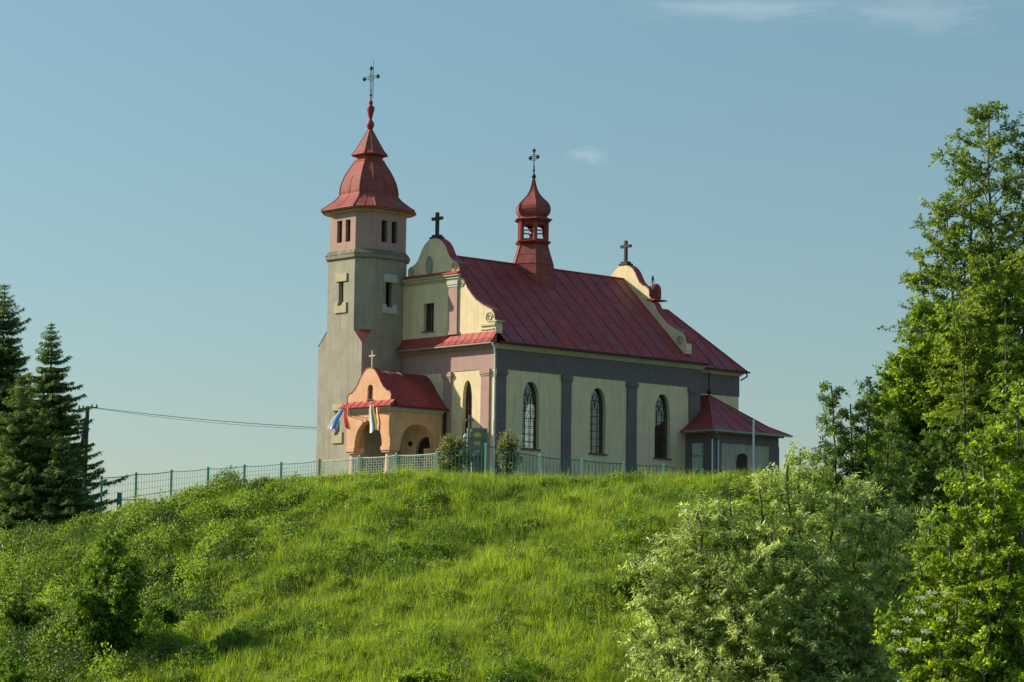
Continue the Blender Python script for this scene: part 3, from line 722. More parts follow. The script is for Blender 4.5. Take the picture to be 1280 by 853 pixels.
# hipped, flared roof
A1 = (20.1, .35, 6.55); A2 = (20.1, 1.48, 6.6)
def ring_(o_, z): return [(17.5 - o_, AV - o_, z), (24.1 + o_, AV - o_, z), (24.1 + o_, 1.48, z), (17.5 - o_, 1.48, z)]
b = MB()
ez = ring_(.62, 3.86); md = []
for i, (o_, zz) in enumerate(((.62, 3.9), (-.35, 4.42))):
    md.append(ring_(o_, zz))
low_, mid_ = md
mid_ = [(17.5 + .35, AV + .35, 4.5), (24.1 - .6, AV + .35, 4.45), (24.1 - .6, 1.48, 4.45), (17.5 + .35, 1.48, 4.5)]
vs = low_ + mid_ + [A1, A2] + ez
b.add(vs, [(0, 1, 5, 4), (1, 2, 6, 5), (3, 0, 4, 7), (4, 5, 8), (5, 6, 9, 8), (7, 4, 8, 9), (10, 13, 12, 11), (10, 11, 1, 0), (11, 12, 2, 1), (13, 10, 0, 3)])
b.bar(low_[0], mid_[0], .05); b.bar(mid_[0], A1, .05); b.bar(mid_[1], A1, .045); b.bar(low_[1], mid_[1], .045)
for x_ in (19.2, 20.6, 22.0):
    a = (x_, AV - .62, 3.92); m_ = (x_, AV + .35, 4.48); t = .85 if x_ < 21 else .55
    c = (x_ + (20.1 - x_) * t, AV + .35 + 2.4 * t, 4.5 + 2.05 * t); b.bar(a, m_, .025, n=4); b.bar(m_, c, .025, n=4)
aroof = b.build('annex_roof', M['roof'], ax)
b = MB(); b.box(16.78, 24.75, AV - .76, AV - .62, 3.78, 3.9); b.box(16.74, 16.88, AV - .76, -.45, 3.78, 3.9); b.build('annex_gutter', M['gutter'], ax)
for x_, dx in ((17.36, -.0), (17.95, .0)):
    b = MB(); b.bar((x_, AV - .13, 3.3), (x_, AV - .13, -1), .055, n=8); b.build('downpipe', M['pipe'], ax)
b = MB(); b.bar((16.95, AV - .7, 3.95), (17.4, AV - .55, 3.55), .05, n=6); b.bar((17.4, AV - .55, 3.55), (17.9, AV - .15, 3.3), .05, n=6); b.build('offset_pipe', M['gutter'], ax)
b = MB(); b.bar((20.1, .3, 6.55), (20.0, .25, 8.1), .05); b.lathe([(.03, -.18), (.15, -.08), (.17, 0), (.12, .12), (.03, .2)], (20.1, .3, 6.75), 10); b.build('black_pipe', M['iron'], ax)
# nave corner downpipe
b = MB(); b.tube([(-.55, -.3, 8.45), (-.4, -.34, 8.2), (-.2, -.2, 7.85), (-.16, -.16, 7.6), (-.16, -.16, -1)], .065, 8); b.build('downpipe', M['pipe'], CH)
b = MB(); b.tube([(-.5, 8.85, 8.45), (-.12, 8.86, 8.1), (-.12, 8.86, 6.5)], .05, 8); b.build('downpipe', M['gutter'], CH)

# ---- porch
PX, PY0, PY1 = -4.6, 4.65, 8.94; PM = 6.78
def notch(c0, c1, a0, a1, zs, zt, ztop):
    """wall above the imposts with an arched notch cut from below"""
    c = (a0 + a1) / 2; hw = (a1 - a0) / 2
    pts = [(c0, zs), (a0, zs)]
    for i in range(1, 16):
        t = math.pi - i * math.pi / 16; pts.append((c + hw * math.cos(t), zs + (zt - zs) * math.sin(t) ** .9))
    pts += [(a1, zs), (c1, zs), (c1, ztop), (c0, ztop)]
    return pts
b = MB()
b.prism(notch(PY0, PY1, 5.42, 8.12, 1.98, 3.62, 4.3), 'x', PX, PX + .4)
b.prism(notch(PX + .402, -.04, -3.72, -.9, 1.98, 3.44, 4.3), 'y', PY0, PY0 + .4)
b.box(PX + .402, UF - .002, PY1 - .4, PY1, 1.98, 4.3)
b.box(-.9, -.04, PY0, PY0 + .4, -1.2, 1.978)
b.box(-1.35, -.9, PY0 + .1, PY0 + .5, -1.2, 1.978)
porch = b.build('porch_wall', M['porch'], CH)
b = MB(); b.box(PX + .4, -.04, PY0 + .4, PY1 - .01, 4.05, 4.15); b.build('porch_ceiling', M['porch'], porch)
b = MB(); b.box(PX - .3, 0, PY0 - .3, PY1, -1.2, .05); b.build('porch_floor', M['paleblock'], porch)
for (x_, y_) in ((PX + .36, PY0 + .40), (PX + .36, PY1 - .40)):
    b = MB(); b.box(x_ - .44, x_ + .44, y_ - .46, y_ + .42, 1.70, 1.975); b.box(x_ - .38, x_ + .38, y_ - .38, y_ + .38, 1.58, 1.70); b.build('impost', M['porch'], porch, bevel=.02)
    b = MB(); b.lathe([(.42, -1.2), (.42, .0), (.36, .12), (.33, .3), (.31, .9), (.28, 1.5), (.30, 1.58)], (x_, y_, 0), 20); b.build('column', M['col'], porch, True)
b = MB(); b.lathe([(.02, -.03), (.17, -.03), (.17, .03), (.02, .03)], (0, 0, 0), 14)
b.v = [(x + -.03 if False else -.06 + z, 7.95 + x, 2.45 + y) for x, y, z in b.v]; b.build('round_plaque', M['iron'], porch)
b = MB(); b.box(PX - .14, -.002, PY0 - .14, PY0 - .001, 4.2, 4.32); b.box(PX - .14, PX - .001, PY0, PY1 + .1, 4.2, 4.32); b.box(PX - .26, -.002, PY0 - .26, PY0 - .001, 4.32, 4.42); b.box(PX - .26, PX - .001, PY0, PY1 + .18, 4.32, 4.42)
b.build('porch_cornice', M['paleblock'], porch)
pp = [(2.5, 4.50), (2.3, 4.68), (1.95, 5.02), (1.6, 5.38), (1.25, 5.78), (.95, 6.18), (.65, 6.5), (.35, 6.74), (0, 6.84)]
right = [(PM - d, z) for d, z in pp]; left = [(PM + min(d, 2.14), z) for d, z in pp[:-1]][::-1]
path = right + left
b = MB()
b.prism(path + [(PM + 2.14, 4.43), (PM - 2.5, 4.43)], 'x', PX + .38, UF - .01)
# right half reaches back to the facade
b.prism(right + [(PM + 1.0, 6.0), (PM + 2.12, 5.0), (PM + 2.12, 4.43), (PM - 2.5, 4.43)], 'x', UF - .009, -.003)
for x_ in (-3.3, -2.3, -1.3): b.tube([(x_, p[0], p[1] + .02) for p in right], .02, 4)
proof = b.build('porch_roof', M['roof'], porch)
gp = [(2.1, 4.86), (2.12, 5.2), (2.0, 5.38), (1.72, 5.46), (1.38, 5.7), (1.12, 6.0), (.86, 6.4), (.6, 6.72), (.32, 6.92), (0, 6.98)]
gr1 = [(PM - d, z) for d, z in gp]; gl1 = [(PM + d, z) for d, z in gp[:-1]][::-1]
b = MB(); b.prism(gr1 + gl1, 'x', PX + .02, PX + .38, [arch(6.68, .27, 4.98, 5.62, 5.92)]); pg = b.build('porch_gable', M['porch'], porch)
b = MB(); b.prism(arch(6.68, .27, 4.98, 5.62, 5.92), 'x', PX + .18, PX + .22); b.build('niche', M['sill'], pg)
b = MB(); b.box(PX - .05, PX + .17, 6.36, 7.0, 4.91, 4.978); b.build('niche_sill', M['sill'], pg)
b = MB(); gpth = gr1 + gl1
for i in range(len(gpth) - 1):
    a = Vector(gpth[i]); c = Vector(gpth[i + 1]); d = (c - a).normalized(); nn = Vector((-d.y, d.x))
    if ((a + c) / 2 + nn * .1 - Vector((PM, 5))).length < ((a + c) / 2 - Vector((PM, 5))).length: nn = -nn
    b.prism([tuple(a - d * .02 + nn * .002), tuple(c + d * .02 + nn * .002), tuple(c + d * .02 + nn * .06), tuple(a - d * .02 + nn * .06)], 'x', PX + .0, PX + .48)
b.build('gable_coping', M['roof'], pg)
b = MB(); b.prism([(PX - .42, 4.44), (PX - .44, 4.50), (PX - .1, 4.74), (PX + .02, 4.88), (PX + .02, 4.44)], 'y', PY0 - .36, PY1 + .32)
for i in range(7): b.bar((PX - .44, PY0 + .1 + i * .68, 4.51), (PX + .02, PY0 + .1 + i * .68, 4.89), .018, n=4)
b.build('porch_skirt', M['ledge'], porch)
b = MB(); b.box(PX - .42, -.01, PY0 - .5, PY0 - .36, 4.40, 4.52); b.build('porch_gutter', M['fascia'], porch)
stone_cross((PX + .2, PM - .05, 6.95), 1.15, .62, .055, M['palecross'], porch, steps=False)
# dark downpipe on the porch's inner corner
b = MB(); b.bar((-.15, 4.5, 4.3), (-.15, 4.5, -1), .12, n=8); b.build('downpipe', M['door'], porch)

def loc(x, y, z): return C0 + UA * x + VA * y + Vector((0, 0, z))

# ------------------------------------------------------------------ flags on the porch
def flag(base, corners, Y, colours, label, seed=0):
    """short pole from the porch front with a cloth hanging in soft folds, in vertical bands of colour"""
    o_ = loc(*base); e = empty('flag', o_); tag(e, label, 'flag', 'flags on the porch')
    TL, TR, BL, BR = [at(px, py, Y) - o_ for px, py in corners]
    tip = (TL + TR) / 2 + Vector((0, -.05, .12))
    MB().bar((0, 0, 0), tuple(tip), .022, .016, 6).build('pole', M['palecross'], e)
    nC = len(colours); nu, nv = 5, 12
    for ci, cm in enumerate(colours):
        b = MB(); vs = []
        for j in range(nv + 1):
            q = j / nv
            for i in range(nu + 1):
                s = (ci + i / nu) / nC
                p = (TL * (1 - s) + TR * s) * (1 - q) + (BL * (1 - s) + BR * s) * q
                p = p + Vector((.04 * math.sin(q * 6 + seed), .2 * q ** .5 * math.sin(s * 12 + q * 2.5 + seed) - .25 * q, .05 * math.sin(s * 5 + seed) * q))
                vs.append(tuple(p))
        fs = [(j * (nu + 1) + i, j * (nu + 1) + i + 1, (j + 1) * (nu + 1) + i + 1, (j + 1) * (nu + 1) + i) for j in range(nv) for i in range(nu)]
        b.add(vs, fs); o = b.build('cloth', M[cm], e, True); 
flag((PX, 8.9, 4.05), ((424, 511), (429, 512), (409, 538), (422, 535)), 167.6, ['f_white', 'f_blue', 'f_blue'], 'white and blue flag blowing out leftmost on the porch', 1)
flag((PX, 8.45, 4.05), ((431, 509), (434, 510), (430, 534), (438, 538)), 167.3, ['f_red', 'f_red', 'f_white'], 'red flag with a narrow white band beside the white and blue flag', 2)
flag((PX, 6.05, 4.05), ((462, 506), (467, 506), (462, 542), (473, 535)), 165.6, ['f_white', 'f_blue', 'f_yellow'], 'white, blue and yellow flag hanging at the middle of the porch arch', 3)
flag((PX, 5.6, 4.05), ((471, 509), (474, 510), (472, 537), (476, 540)), 165.2, ['f_white', 'f_red'], 'narrow furled white and red flag nearest the right porch column', 4)

# ------------------------------------------------------------------ monument beside the facade
e = empty('monument', loc(-2.4, -1.05, -.1), R(10)); tag(e, 'grey green stone slab with openings filled in sunlit wall yellow and a small cross before the facade', 'monument')
b = MB(); b.prism(rect(-.62, .62, -1.0, 3.05), 'y', -.16, .16, [arch(.02, .26, 2.5, 2.7, 2.85, 5), [(-.24, 2.3), (-.18, 2.0), (.18, 2.0), (.26, 2.3)]])
b.build('slab', M['slab'], e, bevel=.02)
b = MB(); b.prism(arch(.02, .26, 2.5, 2.7, 2.85, 5), 'y', -.05, .0); b.prism([(-.24, 2.3), (-.18, 2.0), (.18, 2.0), (.26, 2.3)], 'y', -.05, 0); b.build('sunlit_fill', M['sunlit_fill'], e)  # yellow plugs in the slab openings, coloured like sunlit wall beyond
b = MB(); b.box(-.3, .3, -.45, -.17, 1.3, 1.5); b.box(-.4, .4, -.6, -.17, -.4, 1.0); b.build('plinth', M['slab'], e, bevel=.02)
b = MB(); b.box(-.53, -.43, -.06, .06, 3.05, 3.85); b.box(-.73, -.23, -.055, .055, 3.48, 3.6); b.build('cross', M['slab'], e)
e = empty('garden_lantern', loc(-2.9, -.55, -.1), R(10)); tag(e, 'small white openwork stand at the left edge of the stone monument', 'lantern')
b = MB(); b.box(-.13, .13, -.13, .13, -1.0, 1.9); b.build('pedestal', M['white'], e)
b = MB()
for dx in (-.1, .1):
    for dy in (-.1, .1): b.bar((dx, dy, 1.9), (dx, dy, 2.5), .025)
b.lathe([(.2, 2.5), (.17, 2.56), (.02, 2.75)], n=4, ph=.78); b.box(-.15, .15, -.15, .15, 2.15, 2.2)
b.build('openwork', M['white'], e)

# ------------------------------------------------------------------ fences
def fence_run(name, label, pts, wires, postm, railm, wirem, pr=.065, wr=.011, top_off=.06, mid=True, wspace=.16, skip=0):
    e = empty(name, (pts[0][0], pts[0][1], pts[0][2] - 1.8)); tag(e, label, 'fence', 'green fences along the hilltop')
    o = Vector((pts[0][0], pts[0][1], pts[0][2] - 1.8))
    P_ = [Vector(p) - o for p in pts]
    for p, ab in list(zip(P_, pts))[skip:]:
        zb = hz(ab[0], ab[1]) - o.z - .5
        b = MB(); b.box(p.x - pr, p.x + pr, p.y - pr, p.y + pr, zb, p.z); b.lathe([(pr * 1.6, 0), (pr * 1.6, .03), (.01, .09)], (p.x, p.y, p.z), 4, .78); b.build('post', M[postm], e)
    rb = MB(); wb_ = MB(); tr_ = MB(); mr_ = MB()
    for i in range(len(P_) - 1):
        a, c = P_[i] - Vector((0, 0, top_off)), P_[i + 1] - Vector((0, 0, top_off)); n = max(3, int((c - a).length / wspace))
        ga = hz(pts[i][0], pts[i][1]) - o.z + .1; gc = hz(pts[i + 1][0], pts[i + 1][1]) - o.z + .1
        sag = [a + (c - a) * (j / 6) - Vector((0, 0, .05 * math.sin(math.pi * j / 6))) for j in range(7)]
        tr_.tube(sag, .03, 5)
        al, cl = Vector((a.x, a.y, ga)), Vector((c.x, c.y, gc)); rb.bar(al, cl, .02)
        if mid: mr_.bar((a + al) / 2, (c + cl) / 2, .02)
        for j in range(1, n):
            t = j / n; tp = a + (c - a) * t - Vector((0, 0, .05 * math.sin(math.pi * t))); bt = al + (cl - al) * t
            wb_.bar(tp, bt, wr, n=4)
        for hh in wires:
            segs = 14; pr_ = None
            for j in range(segs + 1):
                t = j / segs; tp = a + (c - a) * t; bt = al + (cl - al) * t; q = bt + (tp - bt) * hh + Vector((0, 0, .03 * math.sin(t * 40 + hh * 20) if name == 'mesh_fence' else 0))
                if pr_ is not None: wb_.bar(pr_, q, wr, n=4)
                pr_ = q
    tr_.build('top_rail', M[railm], e); rb.build('bottom_rail', M[railm], e)
    if mid: mr_.build('middle_rail', M[railm], e)
    wb_.build('wire_mesh', M[wirem], e)
    return e
# left run (towards the poplars' side of the hill), post tops
def fpt(px, py, Y): p = at(px, py, Y); return (p.x, p.y, p.z)
tops = [(104, 598.5), (127.4, 596.5), (170.4, 592), (214.5, 588.5), (260.4, 585), (305.8, 582), (351.7, 579), (399.6, 575), (449.2, 571), (495, 568.2), (545.7, 565.7)]
LY = lambda px: 156.3 + (545.7 - px) / 418 * 10.6
allp = [fpt(px, py, LY(px)) for px, py in tops]
fence_run('wire_fence', 'weathered green wire fence with straight posts climbing the left shoulder of the hill', allp[:8], (.2, .35, .65, .8), 'green', 'green', 'wire', wspace=.19, wr=.009)
fence_run('mesh_fence', 'pale mint fence with woven wire panels standing in front of the porch', allp[7:], (.12, .22, .32, .42, .52, .62, .72, .82, .92), 'palegreen', 'palewire', 'palewire', wr=.014, mid=False, skip=1)
tops2 = [(545.7, 565.7, 156.3), (607, 556, 158.6), (674.6, 569.7, 161.5), (727, 574.2, 163.6), (779.4, 578.6, 165.8), (829, 581.5, 168.0), (877, 587, 170.0)]
fence_run('picket_fence', 'dark green railing fence running beside the shaded nave wall', [fpt(*q) for q in tops2], (.15,), 'palegreen', 'darkgreen', 'darkgreen', wspace=.27, wr=.022, mid=False, skip=1)
for (px, py, hh, lab) in ((149.5, 616, 2.2, 'taller old grey fence stump behind the left wire fence'), (181, 624, 1.6, 'shorter old fence stump with a broken rail behind the left wire fence')):
    p = at(px, py, 168.5); e = empty('old_post', (p.x, p.y, p.z - hh)); tag(e, lab, 'post', 'old wooden posts')
    MB().box(-.14 if hh > 2 else -.08, .14 if hh > 2 else .08, -.08, .08, -.5, hh).build('post', M['darkgreen'], e)
    if hh < 2: MB().bar((-1.5, 0, hh * .95), (.1, 0, hh * .98), .035).build('rail', M['wood'], e)

# white pole by the annex
p = at(942, 527, 168); e = empty('white_pole', (p.x, p.y, p.z - 4.2)); tag(e, 'thin white metal pole standing in front of the low annex', 'pole')
MB().bar((0, 0, -.5), (0, 0, 4.2), .065, .065, 10).build('shaft', M['pipe'], e); MB().lathe([(.1, 4.2), (.1, 4.26), (.02, 4.32)], n=10).build('cap', M['pipe'], e)

# ------------------------------------------------------------------ utility pole and wire
pt = at(109.5, 508, 185); pb = at(103.5, 640, 185)
e = empty('utility_pole', (pb.x, pb.y, pb.z - 1)); tag(e, 'brown wooden utility pole with a slanting brace behind the spruces', 'utility pole')
o = Vector((pb.x, pb.y, pb.z - 1))
MB().bar((0, 0, -1), tuple(pt - o), .17, .14, 10).build('pole', M['wood'], e)
b3 = at(88, 640, 184.5)
MB().bar(tuple(b3 - o), tuple(at(108, 522, 184.9) - o), .13, .11, 8).build('brace', M['wood'], e)
ca = at(98, 511.5, 185); cb2 = at(122, 509.5, 185)
MB().bar(tuple(ca - o), tuple(cb2 - o), .06, .06, 6).build('crossarm', M['wood'], e)
for px in (99, 104, 115, 121):
    q = at(px, 509.5 if px > 110 else 511, 185) - o; MB().lathe([(.03, .02), (.07, .08), (.05, .2), (.02, .24)], tuple(q), 8).build('insulator', M['cable'], e)
we = loc(-.6, 13.42, 3.6)
for k_, (sg, dz, lab) in enumerate(((.35, 0, 'thin black overhead wire running from the utility pole to the tower, upper strand'), (.55, -.25, 'thin black overhead wire running from the utility pole to the tower, lower strand'))):
    a = at(121 if k_ == 0 else 115, 510, 185); b_ = we + Vector((0, 0, dz * .3))
    pts = []
    for i in range(25):
        t = i / 24; q = a + (b_ - a) * t; q.z -= sg * 4 * t * (1 - t) * .55; pts.append(tuple(q))
    tag(MB().tube(pts, .024 if k_ == 0 else .014, 4).build('overhead_wire', M['cable']), lab, 'wire', 'overhead wires')

# ------------------------------------------------------------------ vegetation helpers (numpy)
def unit(a): return a / np.maximum(np.linalg.norm(a, axis=1, keepdims=True), 1e-9)
def leaf_mesh(name, P, D, Nn, Ln, Wd, tone, m, parent=None, tri=False, curl=0):
    """one mesh of leaves: base point P, direction D, side vector from Nn, length, width"""
    n = len(P); S = unit(np.cross(D, Nn)); Ln = Ln[:, None]; Wd = Wd[:, None]
    if tri:
        v = np.stack([P - S * Wd * .5, P + S * Wd * .5, P + D * Ln], 1).reshape(-1, 3); k = 3
    else:
        mid = P + D * Ln * .45 
        v = np.stack([P, mid + S * Wd * .5, P + D * Ln - Nn * Ln * curl, mid - S * Wd * .5], 1).reshape(-1, 3); k = 4
    me = bpy.data.meshes.new(name); me.vertices.add(n * k); me.vertices.foreach_set('co', v.astype(np.float32).ravel())
    me.loops.add(n * k); me.loops.foreach_set('vertex_index', np.arange(n * k, dtype=np.int32))
    me.polygons.add(n); me.polygons.foreach_set('loop_start', np.arange(0, n * k, k, dtype=np.int32)); me.polygons.foreach_set('loop_total', np.full(n, k, dtype=np.int32))
    a = me.attributes.new('tone', 'FLOAT', 'FACE'); a.data.foreach_set('value', np.clip(tone, 0, 1).astype(np.float32))
    me.update(); me.validate()
    return link(name, me, parent, m)

def rdir(n): return unit(rng.normal(size=(n, 3)))
def sub_lobes(lobes, k=9, q=.36):
    out_ = []
    for (cx, cy, cz, rx, ry, rz, wt) in lobes:
        out_.append((cx, cy, cz, rx * .62, ry * .62, rz * .62, wt * .35))
        for i in range(k):
            d = unit(rng.normal(size=(1, 3)))[0]; f = q * rng.uniform(.75, 1.3)
            out_.append((cx + d[0] * rx * .8, cy + d[1] * ry * .8, cz + d[2] * rz * .8, rx * f, ry * f, rz * f * .8, wt * .65 / k * 1.4 * f / q))
    return out_
def lobes_clusters(lobes, n, hollow=.45):
    """cluster centres spread through a set of ellipsoids; lobes: (cx,cy,cz,rx,ry,rz,weight)"""
    L_ = np.array(lobes, float); wv = L_[:, 6] / L_[:, 6].sum(); idx = rng.choice(len(L_), n, p=wv)
    d = rdir(n); r = (hollow ** 3 + (1 - hollow ** 3) * rng.random(n)) ** (1 / 3)
    r = r * (1 + .2 * rng.normal(size=n))
    c = L_[idx, :3] + d * r[:, None] * L_[idx, 3:6]
    return c, d
def foliage(name, groups, ln, wd, m, parent, droop=.3, flat=.6, tone0=.45, tvar=.22, outward=.5, base=(0, 0, 0)):
    """leaves in clumps; groups of (centres, outward directions, leaves per clump, clump radius)"""
    Ps, Ds, Ns, Ts = [], [], [], []
    for cl, cd, k, rc in groups:
        n = len(cl); c = np.repeat(cl, k, 0); cdx = np.repeat(cd, k, 0)
        off = rng.normal(size=(n * k, 3)) * rc; off[:, 2] *= flat
        D = unit(rdir(n * k) + outward * cdx + np.array([0, 0, -droop]))
        Nn = unit(rdir(n * k) + np.array([0, 0, .9]) + .3 * cdx)
        Nn = unit(Nn - D * (Nn * D).sum(1, keepdims=True))
        Ps.append(c + off); Ds.append(D); Ns.append(Nn); Ts.append(tone0 + np.repeat(rng.normal(size=n) * tvar, k) + rng.normal(size=n * k) * .18)
    P = np.concatenate(Ps) - np.array(base); D = np.concatenate(Ds); Nn = np.concatenate(Ns); n = len(P)
    return leaf_mesh(name, P, D, Nn, ln * (.6 + .8 * rng.random(n)), wd * (.6 + .8 * rng.random(n)), np.concatenate(Ts), m, parent, curl=.12)
def limbs(name, base, forks, cl, m, parent, r0=.18, n_twigs=160, o=(0, 0, 0), lean=(0, 0)):
    b = MB(); o = Vector(o)
    for f in forks:                    # f: list of points with radii
        for i in range(len(f) - 1):
            b.bar(Vector(f[i][:3]) - o, Vector(f[i + 1][:3]) - o, f[i][3], f[i + 1][3], 7)
    nodes = [Vector(q[:3]) for f in forks for q in f[1:]]
    idx = rng.choice(len(cl), min(n_twigs, len(cl)), replace=False)
    for i in idx:
        c = Vector(cl[i]); below = [q for q in nodes if q.z < c.z + .2] or nodes
        q = min(below, key=lambda a: (a - c).length)
        mid = (q + c) / 2 + Vector((random.gauss(0, .05), random.gauss(0, .05), -.06)) * (c - q).length
        rr_ = .012 + .012 * (c - q).length * r0 / .18
        b.bar(q - o, mid - o, rr_ * 1.4, rr_, 4); b.bar(mid - o, c - o, rr_, rr_ * .4, 4)
    return b.build(name, m, parent)

def tree(name, label, cat, base, lobes, forks, ncl, nleaf, rc, ln, wd, lm, bm_, group=None, hollow=.35, twigs=200, droop=.3, tone0=.45, flat=.6, parts=('trunk', 'crown'), tvar=.22, outward=.5, r0=.18, sub=True, sprigs=True):
    e = empty(name, base); tag(e, label, cat, group)
    cl, cdir = lobes_clusters(sub_lobes(lobes) if sub else lobes, ncl, hollow)
    forks = list(forks); trunk_nodes = [q for f in forks for q in f]
    for lb in lobes:
        tgt = Vector(lb[:3]); lower = [q for q in trunk_nodes if q[2] < tgt.z - lb[5] * .5] or trunk_nodes
        q = min(lower, key=lambda a: (Vector(a[:3]) - tgt).length)
        rr0 = max(.018, min(q[3] * .6, .09)); forks.append(spine(q[:3], tuple(tgt + Vector((0, 0, lb[5] * .5))), rr0, .012, 7, .12 * (Vector(q[:3]) - tgt).length * .6))
    ns = int(len(cl) * .07); outer = rng.choice(len(cl), ns, replace=False); ex, ed = [], []
    for i_ in outer:
        dv = cdir[i_] * .6 + np.array([0, 0, .55]) + rng.normal(size=3) * .35; dv /= np.linalg.norm(dv)
        for k_ in range(1, 5):
            ex.append(cl[i_] + dv * rc * 1.5 * k_); ed.append(dv)
    limbs(parts[0], base, forks, cl, bm_, e, r0, twigs, base)
    gs = [(cl, cdir, nleaf, rc)]
    if sprigs and ex: gs.append((np.array(ex), np.array(ed), max(5, int(nleaf * .35)), rc * .45))
    foliage(parts[1], gs, ln, wd, lm, e, droop, flat, tone0, tvar, outward, base)
    return e
def spine(base, tip, r0, r1, n=14, wob=.15):
    a = Vector(base); c = Vector(tip); pts = []
    for i in range(n + 1):
        t = i / n; q = a + (c - a) * t; wv = wob * math.sin(math.pi * t)
        pts.append((q.x + random.uniform(-wv, wv), q.y + random.uniform(-wv, wv), q.z, r0 + (r1 - r0) * t))
    return pts
def lobe(px, py, Y, rx, ry, depth, wt=1.0):
    """ellipsoid whose outline sits at (px,py) with pixel radii at distance Y, and its own depth in metres"""
    c = at(px, py, Y); s = Y / FPX; return (c.x, c.y, c.z, rx * s, depth, ry * s, wt)

def conifer(name, label, base, top, rmax, lm, group, whorl=.27, dens=1.0, ln=.34, wd=.10, shape=.85, tone0=.4, gap=.05, cut=0):
    e = empty(name, base); tag(e, label, 'tree', group)
    b = Vector(base); t = Vector(top); H = (t - b).length; o = b
    trk = MB(); trk.bar((0, 0, -.5), tuple(t - b), .02 * H * .55, .02, 8)
    Ps = []; Ds = []; tn = []; sz_ = []
    nw = int(H / whorl)
    for i in range(nw):
        q = (i + random.random() * .5) / nw
        if q < cut: continue
        rad = rmax * (1 - q) ** shape * random.uniform(.62, 1.12) + .06
        cpt = b + (t - b) * q; nb = int(6 + 4 * (1 - q))
        a0 = random.random() * 6.28
        for k_ in range(nb):
            if random.random() < gap: continue
            an = a0 + k_ * 6.283 / nb + random.uniform(-.25, .25); L_ = rad * random.uniform(.5, 1.25)
            dv = Vector((math.cos(an), math.sin(an), 0)); dr = random.uniform(.18, .38)
            # branch curve: droops then tip lifts
            npt = max(3, int(L_ / .13)); prev_ = None; bt = random.gauss(0, .12)
            for j in range(npt + 1):
                s = j / npt; z = .12 * s * L_ * (1 - q) * 0 - dr * L_ * s * (1 - .55 * s * s) + (.35 * L_ * s if q > .8 else 0) + .12 * L_ * s ** 3
                p = cpt + dv * (L_ * s) + Vector((0, 0, z))
                if prev_ is not None and j % 2 == 0: trk.bar(prev_ - o, p - o, .018 * (1 - s) + .006, n=3); prev_ = p
                if prev_ is None: prev_ = p
                if s > .12:
                    wdt = .45 * L_ * (1 - s) * .8 + .10 * min(1, rad)
                    for sd in (-1, 1):
                        for _ in range(max(3, int(2.2 * dens * min(1, .4 + rad / (rmax * .45))))):
                            pp_ = p + Vector((random.uniform(-.06, .06),) * 3); sz_.append(min(1.0, .5 + rad / (rmax * .5)))
                            side = Vector((-dv.y, dv.x, 0)) * sd
                            d_ = (side * random.uniform(.5, 1) + dv * random.uniform(.3, .9) + Vector((0, 0, random.uniform(-.9, .05)))).normalized()
                            off = side * random.random() * wdt * .7
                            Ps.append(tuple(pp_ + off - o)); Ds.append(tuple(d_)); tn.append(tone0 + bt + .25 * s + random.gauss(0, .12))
    trk.build('trunk', M['bark'], e)
    P_ = np.array(Ps); D_ = unit(np.array(Ds)); n = len(P_); Nn = unit(rdir(n) * .5 + np.array([0, 0, 1.])); Nn = unit(Nn - D_ * (Nn * D_).sum(1, keepdims=True))
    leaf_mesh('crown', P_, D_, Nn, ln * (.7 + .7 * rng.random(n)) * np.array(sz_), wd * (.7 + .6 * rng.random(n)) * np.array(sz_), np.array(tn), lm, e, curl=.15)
    return e

